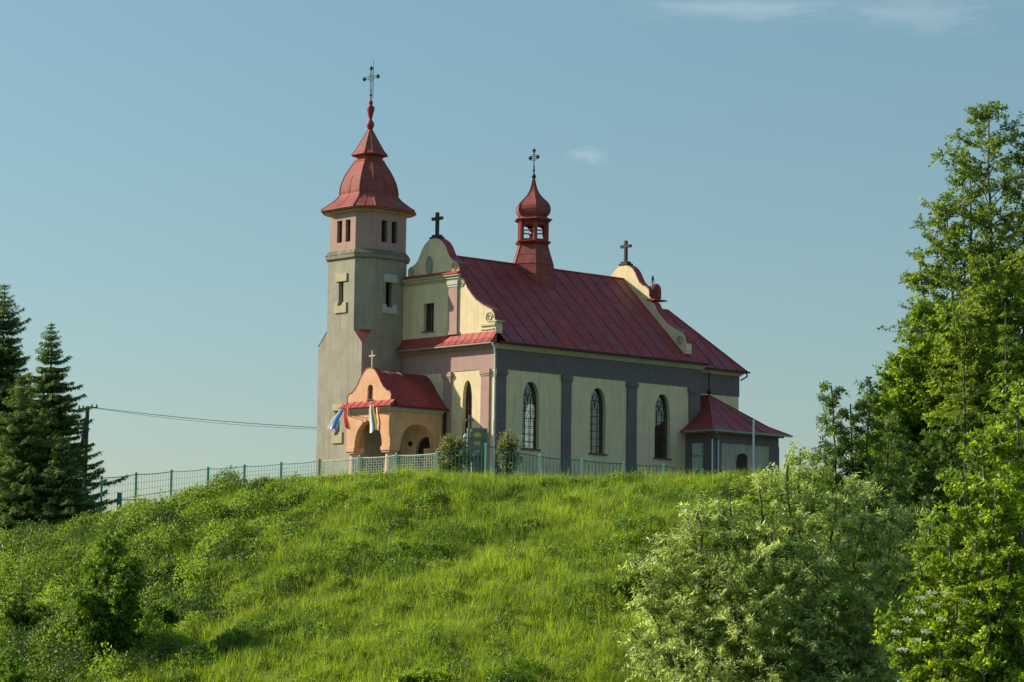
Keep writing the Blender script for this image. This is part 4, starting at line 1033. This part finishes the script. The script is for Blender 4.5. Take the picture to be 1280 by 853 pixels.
def shoot_tree(name, label, cat, base, stem_list, lm, bm_, group=None, nbr=80, nsh=12, nlf=18, up=.5, sh_len=.5, ln=.12, wd=.05, droop=.25, tone0=.45, q0=.25, parts=('trunk', 'crown'), tvar=.2, r0=.15, wob=.15, sag=.25, fill=1.0, curl=.12, dep=1.0):
    """stems > branches > leafy shoots: leaves sit along shoots, so the crown keeps layers, gaps and a ragged edge.
    stem_list: (tip, [(q, branch reach in metres), ...], share of the branches)"""
    e = empty(name, base); tag(e, label, cat, group); o = Vector(base); b = MB()
    S, Dd, Ll, To = [], [], [], []
    for tip, env, share in stem_list:
        pts = spine(base, tip, r0, .02, 20, wob)
        b.tube([(0, 0, 0)], 0) if False else None
        for i in range(20): b.bar(Vector(pts[i][:3]) - o, Vector(pts[i + 1][:3]) - o, pts[i][3], pts[i + 1][3], 6)
        qs, rs = [a for a, _ in env], [c for _, c in env]; nb = int(nbr * share); ga = random.random() * 6.28
        for j in range(nb):
            q = q0 + (1 - q0) * ((j + random.random()) / nb); f = q * 20; i = min(19, int(f)); p = Vector(pts[i][:3]).lerp(Vector(pts[i + 1][:3]), f - i)
            L_ = float(np.interp(q, qs, rs)) * random.uniform(.5, 1.15); ga += 2.4 + random.uniform(-.5, .5)
            u_ = up * random.uniform(.5, 1.5) * (.7 + .6 * q); d = Vector((math.cos(ga), math.sin(ga) * dep, u_)).normalized(); bt = random.gauss(0, tvar * .6)
            br = [p + d * (L_ * t) + Vector((0, 0, -.22 * L_ * t * t)) + Vector((random.gauss(0, .03), random.gauss(0, .03), 0)) * L_ for t in (0, .33, .66, 1)]; br[0] = p
            rr0 = max(.01, min(pts[i][3] * .5, .02 + .012 * L_))
            for t in range(3): b.bar(br[t] - o, br[t + 1] - o, rr0 * (1 - t * .28), rr0 * (1 - (t + 1) * .28), 4)
            for k in range(max(3, int(nsh * min(1.4, .35 + L_ / max(rs) * .9)))):
                sq = random.uniform(.12, 1) ** .8 if k else 1.0; g = sq * 3; gi = min(2, int(g)); st = br[gi].lerp(br[gi + 1], g - gi)
                sd = (d * .7 + Vector((random.gauss(0, .6), random.gauss(0, .6), random.gauss(.2, .45)))).normalized()
                l_ = sh_len * random.uniform(.5, 1.25) * (1.1 - .3 * sq); S.append(tuple(st)); Dd.append(tuple(sd)); Ll.append(l_); To.append(bt + random.gauss(0, tvar * .6))
                if k % 2 == 0:
                    en = st + sd * l_ + Vector((0, 0, -sag * l_)); mi = st + sd * (l_ * .5) + Vector((0, 0, -sag * l_ * .25)); b.bar(st - o, mi - o, .007 + .004 * l_, .005, 3); b.bar(mi - o, en - o, .005, .002, 3)
    b.build(parts[0], bm_, e)
    S, Dd, Ll, To = np.array(S), np.array(Dd), np.array(Ll), np.array(To); n = len(S); k = nlf
    t = np.tile(np.linspace(.08, 1, k), n) + rng.normal(size=n * k) * .02; s_ = np.repeat(S, k, 0); d_ = np.repeat(Dd, k, 0); l_ = np.repeat(Ll, k)[:, None]
    P = s_ + d_ * l_ * t[:, None] + np.array([0, 0, -1.]) * sag * l_ * (t ** 2)[:, None] - np.array(base)
    perp = unit(np.cross(d_, rdir(n * k))); D = unit(d_ * .5 + perp * .85 + np.array([0, 0, -droop]))
    Nn = unit(rdir(n * k) * .8 + np.array([0, 0, .7])); Nn = unit(Nn - D * (Nn * D).sum(1, keepdims=True))
    tone = tone0 + np.repeat(To, k) + rng.normal(size=n * k) * .17
    leaf_mesh(parts[1], P, D, Nn, ln * (.6 + .75 * rng.random(n * k)), wd * (.6 + .75 * rng.random(n * k)), tone, lm, e, curl=curl)
    return e

# ------------------------------------------------------------------ left: spruces
def hb(px, Y): p = at(px, 700, Y); return (p.x, p.y, hz(p.x, p.y))
conifer('spruce_tree', 'tallest dark spruce cut by the left edge, behind the other spruce', hb(-4, 182), at(6, 354, 182), 6.8, G['spruce'], 'spruces at the left edge', dens=3.2, tone0=.38, gap=.04, ln=.32, wd=.09, whorl=.27)
conifer('spruce_tree', 'spruce with a thin pointed leader just left of the utility pole', hb(62, 172), at(64, 402, 172), 5.0, G['spruce'], 'spruces at the left edge', dens=3.4, tone0=.5, shape=.92, gap=.04, ln=.29, wd=.085, whorl=.25)
conifer('spruce_tree', 'short dense dark spruce in front of the pointed spruce', hb(30, 168), at(26, 468, 168), 4.6, G['spruce'], 'spruces at the left edge', dens=2.8, tone0=.45, ln=.26, wd=.08)
conifer('spruce_tree', 'low broad spruce at the foot of the utility pole', hb(80, 166), at(78, 545, 166), 2.9, G['spruce'], 'spruces at the left edge', dens=2.6, tone0=.35, ln=.26, wd=.08)
bs = hb(140, 118)
shoot_tree('dark_shrub', 'tall dense dark green shrub standing alone among the scrub on the lower left slope', 'shrub', bs,
           [(at(138, 672, 118), [(0, .9), (.5, 1.0), (1, .3)], 1), (at(118, 705, 118.5), [(0, .8), (.5, .9), (1, .3)], .8), (at(165, 700, 117), [(0, .8), (.5, .9), (1, .3)], .8), (at(150, 735, 116.5), [(0, .9), (1, .4)], .7), (at(100, 745, 117), [(0, .8), (1, .4)], .6)],
           G['herb'], M['bark'], 'shrubs on the slope', nbr=60, nsh=13, nlf=14, up=.3, sh_len=.6, ln=.16, wd=.08, tone0=.45, q0=.1, parts=('stem', 'foliage'), r0=.07)

# ------------------------------------------------------------------ right: trees
def stems(base, tips, r0): return [spine(base, t, r0, .03) for t in tips]
Yt = 86
bt = at(1228, 800, Yt); bt.z = hz(bt.x, bt.y); bt = tuple(bt)
shoot_tree('tall_tree', 'tallest airy broadleaf tree rising at the right edge above all others', 'tree', bt,
           [(at(1236, 138, Yt), [(.3, 3.2), (.55, 3.7), (.72, 3.5), (.85, 2.6), (.95, 1.3), (1, .4)], 1.0), (at(1183, 262, Yt - .7), [(.3, 1.5), (.7, 2.1), (.9, 1.3), (1, .4)], .55),
            (at(1292, 185, Yt + .5), [(.3, 2), (.7, 2.2), (.9, 1.6), (1, .5)], .6), (at(1212, 205, Yt + .5), [(.3, 1.5), (.8, 1.6), (1, .4)], .4), (at(1150, 330, Yt), [(.3, 1.0), (.8, 1.3), (1, .5)], .3)],
           G['ash'], M['greybark'], 'trees on the right', nbr=108, nsh=16, nlf=24, up=.6, sh_len=.64, ln=.125, wd=.058, tone0=.36, q0=.36, r0=.2, wob=.25)
Yt = 78
bt = at(1165, 800, Yt); bt.z = hz(bt.x, bt.y); bt = tuple(bt)
shoot_tree('broadleaf_tree', 'dense mid green tree leaning out left below the tall airy tree', 'tree', bt,
           [(at(1165, 385, Yt), [(.2, 1.6), (.6, 1.8), (.85, 1.2), (1, .4)], 1), (at(1122, 450, Yt), [(.2, 1.2), (.7, 1.3), (1, .4)], .8), (at(1195, 420, Yt - 1), [(.2, 1.6), (.7, 1.6), (1, .5)], .9), (at(1135, 520, Yt - 1), [(.2, 1.2), (1, .5)], .7), (at(1108, 500, Yt - 1.5), [(.2, 1.0), (.7, 1.1), (1, .5)], .8), (at(1100, 560, Yt - 2), [(.2, 1.1), (1, .6)], .8)],
           G['mid'], M['greybark'], 'trees on the right', nbr=120, nsh=17, nlf=22, up=.45, sh_len=.55, ln=.14, wd=.072, tone0=.42, q0=.15, r0=.16)
bt = at(1250, 800, 76); bt.z = hz(bt.x, bt.y); bt = tuple(bt)
shoot_tree('broadleaf_tree', 'dense green tree filling the right edge between the tall tree and the bright elder', 'tree', bt,
           [(at(1235, 335, 76), [(.2, 1.7), (.6, 2.0), (.85, 1.2), (1, .4)], 1), (at(1285, 320, 76), [(.2, 1.7), (.7, 1.8), (1, .5)], .9), (at(1205, 400, 75), [(.2, 1.6), (.7, 1.6), (1, .5)], .8), (at(1265, 430, 75), [(.2, 1.6), (1, .7)], .7)],
           G['ash'], M['greybark'], 'trees on the right', nbr=130, nsh=17, nlf=22, up=.45, sh_len=.55, ln=.14, wd=.07, tone0=.55, q0=.15, r0=.16)
Yt = 66
bt = at(1075, 800, Yt); bt.z = hz(bt.x, bt.y); bt = tuple(bt)
shoot_tree('young_ash', 'slender young ash with feathery shoots just right of the low annex', 'tree', bt,
           [(at(1039, 482, Yt), [(.3, .9), (.75, .75), (.9, .35), (1, .12)], 1), (at(1088, 478, Yt), [(.3, .9), (.75, .8), (.9, .35), (1, .12)], 1), (at(1063, 505, Yt), [(.3, .8), (.8, .6), (1, .15)], .7), (at(1112, 520, Yt + 1), [(.3, 1), (.8, .9), (1, .3)], .9), (at(1030, 560, Yt), [(.3, .7), (1, .3)], .5), (at(1085, 600, Yt - 1), [(.2, .9), (1, .4)], .7)],
           G['ashling'], M['greybark'], 'trees on the right', nbr=75, nsh=13, nlf=18, up=.35, sh_len=.34, ln=.12, wd=.036, droop=.35, tone0=.42, q0=.2, r0=.06, sag=.35)
Yt = 70
bt = at(1140, 800, Yt); bt.z = hz(bt.x, bt.y); bt = tuple(bt)
shoot_tree('hazel_tree', 'dark leafy tree in the hollow between the young ash, the willow and the elder', 'tree', bt,
           [(at(1130, 570, Yt), [(.1, 1.4), (.8, 1.2), (1, .4)], 1), (at(1175, 540, Yt), [(.1, 1.4), (.8, 1.2), (1, .4)], 1), (at(1095, 620, Yt), [(.1, 1.2), (1, .5)], .8), (at(1150, 640, Yt - 1), [(.1, 1.4), (1, .5)], .8)],
           G['dark'], M['greybark'], 'trees on the right', nbr=80, nsh=14, nlf=18, up=.35, sh_len=.5, ln=.14, wd=.07, tone0=.85, q0=.1, r0=.1)
conifer('young_spruce', 'bright green young spruce poking through the leaves at the right edge', (at(1262, 700, 68).x, 68, -5.5), at(1257, 378, 68), 2.0, G['greenspruce'], 'trees on the right', dens=1.6, tone0=.55, ln=.17, wd=.045, whorl=.34)
conifer('young_spruce', 'dark young spruce half hidden behind the bright elder at the right edge', (at(1212, 700, 71).x, 71, -5.5), at(1205, 455, 71), 2.3, G['greenspruce'], 'trees on the right', dens=1.6, tone0=.25, ln=.17, wd=.045, whorl=.34)

# ------------------------------------------------------------------ right: shrubs in front
Yt = 50
bt = at(985, 960, Yt); bt.z = hz(bt.x, bt.y); bt = tuple(bt)
wt = [(870, 640, .1), (832, 668, .2), (800, 700, .3), (912, 622, .2), (790, 790, .3), (1060, 610, .3), (1150, 650, .3), (985, 578, 0), (1012, 585, .4), (948, 606, 0), (905, 640, -.2), (868, 672, 0), (832, 700, .2), (806, 745, 0), (1045, 622, 0), (1082, 622, .3), (1118, 640, 0), (1142, 690, .2), (965, 660, -.8), (905, 725, -.8), (1020, 690, -.8), (862, 765, -.6), (1085, 715, -.7), (945, 770, -1.2), (1010, 790, -1.2), (1095, 800, -1), (835, 815, -.5), (880, 830, -1.2), (1050, 850, -1.4), (960, 860, -1.6), (1130, 770, -.4), (1125, 850, -.8)]
shoot_tree('willow_shrub', 'large silvery willow shrub with narrow leaves covering the lower middle right', 'shrub', bt,
           [(at(px, py, Yt + dz), [(.2, .75), (.7, .7), (1, .28)], 1) for px, py, dz in wt],
           G['willow'], M['greybark'], 'shrubs on the right', nbr=34, nsh=8, nlf=30, up=.75, sh_len=.55, ln=.105, wd=.025, droop=.45, tone0=.52, q0=.35, parts=('stem', 'foliage'), r0=.026, wob=.4, tvar=.32, sag=.3)
Yt = 54
bt = at(975, 900, Yt); bt.z = hz(bt.x, bt.y); bt = tuple(bt)
shoot_tree('dogwood_shrub', 'fresh green leafy shrub peeking up between the annex and the willow', 'shrub', bt,
           [(at(px, py, Yt), [(.2, .6), (.7, .5), (1, .2)], 1) for px, py in ((985, 580), (1000, 566), (952, 602), (932, 628), (1018, 596), (965, 620), (1035, 615))],
           G['mid'], M['greybark'], 'shrubs on the right', nbr=34, nsh=9, nlf=16, up=.6, sh_len=.3, ln=.085, wd=.045, droop=.2, tone0=.6, q0=.35, parts=('stem', 'foliage'), r0=.04)
Yt = 42
bt = at(1255, 1000, Yt); bt.z = hz(bt.x, bt.y); bt = tuple(bt)
et = [(1118, 770, .2), (1148, 700, .3), (1160, 640, .4), (1272, 478, 0), (1250, 520, 0), (1225, 545, .2), (1290, 530, 0), (1203, 590, 0), (1245, 600, -.5), (1285, 610, -.5), (1185, 640, 0), (1220, 670, -.6), (1262, 690, -.8), (1172, 700, .1), (1195, 740, -.5), (1150, 755, 0), (1235, 760, -.9), (1285, 760, -.9), (1125, 800, 0), (1175, 810, -.7), (1225, 830, -1.0), (1270, 850, -1.1), (1135, 850, -.4), (1190, 870, -1)]
elder = shoot_tree('elder_shrub', 'bright yellow green elder shrub with flat cream flower heads in the lower right corner', 'shrub', bt,
           [(at(px, py, Yt + dz), [(.2, .6), (.7, .55), (1, .25)], 1) for px, py, dz in et],
           G['elder'], M['greybark'], 'shrubs on the right', nbr=36, nsh=9, nlf=18, up=.5, sh_len=.32, ln=.08, wd=.040, droop=.25, tone0=.46, q0=.35, parts=('stem', 'foliage'), r0=.026, wob=.3, tvar=.3)
def flower_heads(name, centres, rad, n_each, parent, base, up=(0, -.35, 1)):
    P_ = []
    for c in centres:
        a = rng.random(n_each) * 6.283; r = rad * np.sqrt(rng.random(n_each))
        d1 = np.array([1, 0, 0.]); d2 = np.cross(np.array(up) / np.linalg.norm(up), d1)
        P_.append(np.array(c) + np.outer(np.cos(a) * r, d1) + np.outer(np.sin(a) * r, d2) + rng.normal(size=(n_each, 3)) * rad * .08)
    P_ = np.concatenate(P_) - np.array(base); n = len(P_); D_ = unit(rdir(n) + np.array([0, 0, .1])); Nn = unit(rdir(n) * .4 + np.array(up)); Nn = unit(Nn - D_ * (Nn * D_).sum(1, keepdims=True))
    return leaf_mesh(name, P_, D_, Nn, np.full(n, rad * .34), np.full(n, rad * .3), rng.random(n), G['petal'], parent)
fl = [at(px, py, 41.35) for px, py in ((1152, 748), (1164, 741), (1150, 765), (1170, 757), (1182, 741), (1135, 775), (1158, 790), (1120, 790), (1205, 752), (1146, 800), (1178, 775), (1190, 806), (1128, 812))]
for q in fl: flower_heads('flower_head', [tuple(q)], .085, 60, elder, tuple(elder.location))

# ------------------------------------------------------------------ bushes near the church
def small_bush(name, label, cat, px, py0, py1, Y, w_, lm, ncl, nleaf, rc, ln, wd, group, tone0=.45, z_from=None, droop=.2, hollow=.2, lobes=None):
    c = at(px, py1, Y); base = Vector((c.x, c.y, z_from if z_from is not None else hz(c.x, c.y) - .05))
    L_ = lobes or [lobe(px, (py0 * 2 + py1) / 3, Y, w_ * .7, (py1 - py0) * .38, w_ * .7 * Y / FPX, 1), lobe(px - w_ * .3, (py0 + py1 * 2) / 3, Y, w_ * .7, (py1 - py0) * .36, w_ * .7 * Y / FPX, 1), lobe(px + w_ * .3, (py0 + py1 * 2.3) / 3.3, Y, w_ * .6, (py1 - py0) * .3, w_ * .7 * Y / FPX, .8)]
    tips = [at(px, py0 + 4, Y), at(px - w_ * .5, (py0 + py1) / 2, Y), at(px + w_ * .5, (py0 + py1) / 2, Y)] if not lobes else [Vector(l_[:3]) for l_ in lobes[:3]]
    return tree(name, label, cat, tuple(base), L_, stems(tuple(base), tips, .035), ncl, nleaf, rc, ln, wd, lm, M['bark'], group, hollow=hollow, twigs=60, droop=droop, tone0=tone0, parts=('stem', 'foliage'), r0=.05)
sb = small_bush('rose_bush', 'flecked garden bush between the porch and the stone monument', 'bush', 568, 542, 592, 160.5, 20, G['rose'], 260, 18, .15, .14, .08, 'garden bushes by the facade')
flower_heads('blossoms', [tuple(at(568 + random.gauss(0, 11), 566 + random.gauss(0, 12), 159.4)) for _ in range(26)], .07, 8, sb, tuple(sb.location))
sb = small_bush('rose_bush', 'taller flecked garden bush right of the stone monument', 'bush', 635, 534, 592, 161.5, 13, G['rose'], 200, 18, .14, .14, .08, 'garden bushes by the facade')
flower_heads('blossoms', [tuple(at(634 + random.gauss(0, 7), 562 + random.gauss(0, 15), 160.6)) for _ in range(20)], .07, 8, sb, tuple(sb.location))
small_bush('sapling', 'thin sapling with sparse leaves growing through the left wire fence', 'sapling', 286, 592, 620, 158, 12, G['scrub'], 60, 12, .13, .12, .07, None, .4)

# ------------------------------------------------------------------ slope shrubs, each one that can be told apart
SL = [  # px, top y, bottom y, half width px, Y, material, label
    (40, 640, 700, 46, 128, 'scrub', 'yellow green shrub at the left edge directly under the spruces', .55),
    (110, 668, 740, 40, 122, 'scrub', 'bright shrub left of the small dark spruce on the slope', .7),
    (215, 664, 700, 40, 132, 'scrub', 'rounded green shrub right of and above the small dark spruce', .5),
    (262, 652, 676, 34, 140, 'scrub', 'green shrub just below the left wire fence near the sapling', .45),
    (160, 660, 682, 34, 142, 'scrub', 'leafy shrub at the foot of the left wire fence nearest the utility pole', .6),
    (318, 632, 654, 26, 146, 'herb', 'dark shrub on the crest right of the sapling', .4),
    (190, 690, 760, 30, 122, 'herb', 'shaded shrub pressed against the right side of the small dark spruce', .35),
    (20, 700, 780, 50, 112, 'herb', 'dark hollow shrub halfway down the left edge', .5),
    (60, 770, 860, 60, 102, 'willow', 'silvery shrub in the lower left corner', .35),
    (225, 800, 870, 55, 100, 'willow', 'silvery shrub at the bottom edge right of the lower left corner', .4),
    (322, 670, 704, 22, 134, 'elder', 'light yellow green bush alone on the upper left of the open meadow', .5),
    (520, 684, 716, 34, 130, 'herb', 'dark weedy bush in the middle of the meadow slope', .55),
    (545, 822, 850, 46, 107, 'elder', 'bright weedy bush with a dark side near the bottom of the meadow', .45),
    (800, 640, 700, 30, 120, 'scrub', 'pale flecked bush right above the left end of the willow', .6),
    (700, 822, 856, 36, 104, 'elder', 'bright bush at the bottom edge left of the willow', .4),
]
for px, y0, y1, hw_, Y, mk, lab, tn in SL:
    c = at(px, y1, Y); gz = hz(c.x, c.y); hgt_px = (y1 - y0); sc_ = Y / FPX
    lb = []
    for i in range(6):
        dx = random.uniform(-1, 1) * hw_ * .95; t = random.uniform(.15, .85)
        q = at(px + dx, y0, Y + random.uniform(-1, 1) * hw_ * sc_ * .6)
        top_z = gz + (at(px, y0, Y).z - gz) * (1 - .5 * (abs(dx) / hw_) ** 1.5) * random.uniform(.7, 1)
        rz = max(.25, (top_z - gz) * .5)
        lb.append((q.x, q.y, gz + rz * .8, hw_ * sc_ * random.uniform(.35, .6), hw_ * sc_ * random.uniform(.35, .55), rz, 1))
    shoot_tree('slope_shrub', lab, 'shrub', (c.x, c.y, gz - .1), [(Vector((l_[0], l_[1], l_[2] + l_[5] * .2)), [(.1, l_[3] * 1.0), (.7, l_[3] * .9), (1, l_[3] * .35)], 1) for l_ in lb],
               G[mk], M['bark'], 'shrubs on the slope', nbr=26, nsh=8, nlf=16, up=.5, sh_len=.38, ln=.14, wd=.075 if mk != 'willow' else .035, tone0=tn, q0=.15, parts=('stem', 'foliage'), r0=.03, tvar=.25)

# ------------------------------------------------------------------ grass, herbs and flowers (stuff)
def nz2(X, Y, s, ph=0):
    return (np.sin(X * s + 1.7 * np.sin(Y * s * .8 + ph)) * np.sin(Y * s * 1.15 + 1.3 * np.sin(X * s * .7 + ph * 2) + ph)
            + .5 * np.sin(X * s * 2.3 + ph + 1.5 * np.sin(Y * s * 1.9)) * np.sin(Y * s * 2.7 + ph * 3)) / 1.5
def scatter(n, x0=-34, x1=34, y0=96, y1=158):
    # denser where the hill is seen: sampled in the view wedge
    Y = y0 + (y1 - y0) * rng.random(n); hw_ = Y * 640 / FPX + 1.5; X = (rng.random(n) * 2 - 1) * hw_
    return X, Y
def grass(name, n, h0, h1, w0, w1, m, lean=.35, y0=96, y1=160, mask=None, tone0=.5, tamp=.28, clump=0, kind='stuff', label=None, cat=None):
    X, Y = scatter(n, y0=y0, y1=y1)
    if clump:
        k = clump; X = np.repeat(X[:n // k], k) + rng.normal(size=(n // k) * k) * .12; Y = np.repeat(Y[:n // k], k) + rng.normal(size=(n // k) * k) * .12
    if mask is not None:
        q = mask(X, Y) > rng.random(len(X)); X = X[q]; Y = Y[q]
    n = len(X); Z = hgt(X, Y)
    P_ = np.stack([X, Y, Z - .03], 1)
    wind = np.stack([.12 + .14 * nz2(X, Y, .35, 2) + .12 * nz2(X, Y, 1.7, 5), .1 * nz2(X, Y, .5, 1), np.zeros(n)], 1)
    D_ = unit(rng.normal(size=(n, 3)) * lean * np.array([1, 1, .1]) + wind + np.array([0, 0, 1.]))
    Nn = rdir(n); Nn[:, 2] *= .2; Nn = unit(Nn); Nn = unit(Nn - D_ * (Nn * D_).sum(1, keepdims=True))
    hh = (h0 + (h1 - h0) * rng.random(n)) * (1 + .4 * nz2(X, Y, .55, 3) + .45 * nz2(X, Y, 1.6, 5))
    hh = hh * (1 - .4 * ss(Y - crestY(X), -2, 3))
    tone = tone0 + tamp * nz2(X, Y, .28, 1) + .22 * nz2(X, Y, 1.1, 4) + rng.normal(size=n) * .2
    o = leaf_mesh(name, P_, D_, Nn, hh, w0 + (w1 - w0) * rng.random(n), tone, m, None, tri=True)
    return tag(o, label, cat, kind=kind)
grass('grass', 1000000, .14, .56, .018, .045, G['grass'], tone0=.52, label='long bright green meadow grass covering the hillside', cat='grass')
def bump_leaves(name, bumps, n, m, label, cat, ln=.15, wd=.08, thick=.4, tone0=.48):
    """leaves over many low overlapping mounds: a matted thicket rather than single bushes"""
    B = np.array(bumps); area = B[:, 2] ** 2; idx = rng.choice(len(B), n, p=area / area.sum())
    a = rng.random(n) * 6.283; rr_ = np.sqrt(rng.random(n)); X = B[idx, 0] + np.cos(a) * rr_ * B[idx, 2]; Y = B[idx, 1] + np.sin(a) * rr_ * B[idx, 2]
    dome = B[idx, 3] * np.sqrt(np.clip(1 - rr_ ** 2, 0, 1)) * (1 + .3 * nz2(X, Y, 3.1, 4))
    Z = hgt(X, Y) + dome * (1 - thick * rng.random(n) ** 1.7) + .05
    P_ = np.stack([X, Y, Z], 1) + rng.normal(size=(n, 3)) * .07
    outw = np.stack([np.cos(a) * rr_, np.sin(a) * rr_, .6 * np.ones(n)], 1)
    D_ = unit(rdir(n) + .5 * outw); Nn = unit(rdir(n) * .8 + outw + np.array([0, 0, .3])); Nn = unit(Nn - D_ * (Nn * D_).sum(1, keepdims=True))
    tone = tone0 + B[idx, 4] + .16 * nz2(X, Y, 2.3, 3) + rng.normal(size=n) * .16
    return tag(leaf_mesh(name, P_, D_, Nn, ln * (.55 + .9 * rng.random(n)), wd * (.55 + .9 * rng.random(n)), tone, m, None, curl=.12), label, cat, kind='stuff')
def edge_x(Y): return -14.2 + (Y - 103) * .085
bl, bw, bd = [], [], []
for i in range(420):
    Y = random.uniform(98, 158); X = random.uniform(-34, edge_x(Y)) + random.gauss(0, .8)
    near_edge = min(1, max(.25, (edge_x(Y) - X) / 5)); rad = random.uniform(.7, 2.0) * (.6 + .4 * near_edge); h_ = random.uniform(.5, 1.9) * near_edge
    if Y > crestY(np.array(X)) - 5: h_ = min(h_, .35)
    q = (X, Y, rad, h_, random.gauss(0, .2)); kk = random.random()
    (bd if kk < .27 else bw if (Y < 110 and kk < .85) else bl).append(q)
grass('tall_grass', 170000, .45, 1.0, .02, .045, G['grass'], lean=.3, clump=30, mask=lambda X, Y: .25 + .75 * ss(nz2(X, Y, .7, 13), -.2, .5), tone0=.62, label='rough tussocks of taller meadow grass on the slope', cat='grass')
for i in range(190):
    Y = random.uniform(99, 152); X = random.uniform(-33, edge_x(Y) - .2)
    ne = min(1, max(.3, (edge_x(Y) - X) / 4)); hh_ = random.uniform(1.0, 2.5) * ne
    if Y > crestY(np.array(X)) - 10: hh_ = min(hh_, .35)
    if Y < 112: hh_ *= .75
    q = (X, Y, random.uniform(.7, 1.35) * (.6 + .4 * ne), hh_, random.gauss(.05, .26)); kk = random.random()
    (bd if kk < .27 else bw if (Y < 108 and kk < .75) else bl).append(q)
bump_leaves('scrub_thicket', bl, 420000, G['scrub'], 'bright bramble and scrub thicket matted over the left slope', 'scrub', tone0=.52)
bump_leaves('dark_hollow_nettles', bd, 150000, G['dark'], 'green weeds coloured extra dark as shaded hollows of the scrub on the left slope', 'weeds', tone0=.35)  # weeds in extra-dark colour stand in for shaded hollows between scrub mounds
bump_leaves('willow_scrub', bw, 130000, G['willow'], 'silvery low willow scrub along the bottom left edge', 'scrub', .12, .035)
bm1, bm2 = [], []
for i in range(520):
    Y = random.uniform(100, 151); X = random.uniform(edge_x(Y) - .5, Y * 640 / FPX * .75)
    if nz2(np.array(X), np.array(Y), .33, 7) < .0 and random.random() < .45: continue
    q = (X, Y, random.uniform(.3, 1.0), random.uniform(.2, .6), random.gauss(0, .2)); (bm1 if random.random() < .5 else bm2).append(q)
for px, py, Y, rr_ in ((520, 690, 128, 1.6), (505, 700, 126, 1.2), (545, 680, 130, 1.3), (640, 800, 108, 1.2), (600, 825, 106, 1.5), (320, 740, 118, .9), (300, 830, 105, 1.2)):
    c = at(px, py, Y); bm2.append((c.x, Y, rr_, .7, -.15))
bump_leaves('meadow_weeds', bm1, 95000, G['scrub'], 'light leafy weeds in clumps between the meadow grass', 'weeds', .13, .07, tone0=.5)
bump_leaves('dark_weeds', bm2, 55000, G['herb'], 'dark leafy weeds in patches on the meadow slope', 'weeds', .14, .06, tone0=.45)
fx_ = []
for cx_, cy_, sx_, sy_, n_ in ((-9, 135, 3, 5, 25), (3, 140, 6, 4, 40), (-4.2, 104, 2.6, 3.5, 130), (1.6, 103, 1.6, 2.5, 60), (5.6, 124, 1.6, 5, 60), (-12, 102, 2, 3, 30), (-6, 112, 3, 3, 40), (7, 112, 1.2, 5, 40)):
    for _ in range(n_):
        x, y = random.gauss(cx_, sx_), random.gauss(cy_, sy_)
        fx_.append((x, y, hz(x, y) + random.uniform(.35, .75)))
X, Y = scatter(2500); q = (nz2(X, Y, .5, 4) > .25) & (Y < 150); X, Y = X[q], Y[q]
bot = rng.random(len(X)) < np.clip((150 - Y) / 45, .08, 1); X, Y = X[bot], Y[bot]
cents = [(x, y, hz(x, y) + .45 + .2 * random.random()) for x, y in zip(X, Y)][:200] + fx_
o = flower_heads('wild_flowers', cents, .09, 11, None, (0, 0, 0)); tag(o, 'scattered cream umbels of wild flowers in the meadow grass', 'flowers', kind='stuff')
grass('seed_stalks', 60000, .45, .95, .014, .024, G['straw'], lean=.2, mask=lambda X, Y: .15 + .5 * ss(nz2(X, Y, .6, 11), .0, .6), tone0=.5, label='thin pale seed stalks standing above the meadow grass', cat='grass')
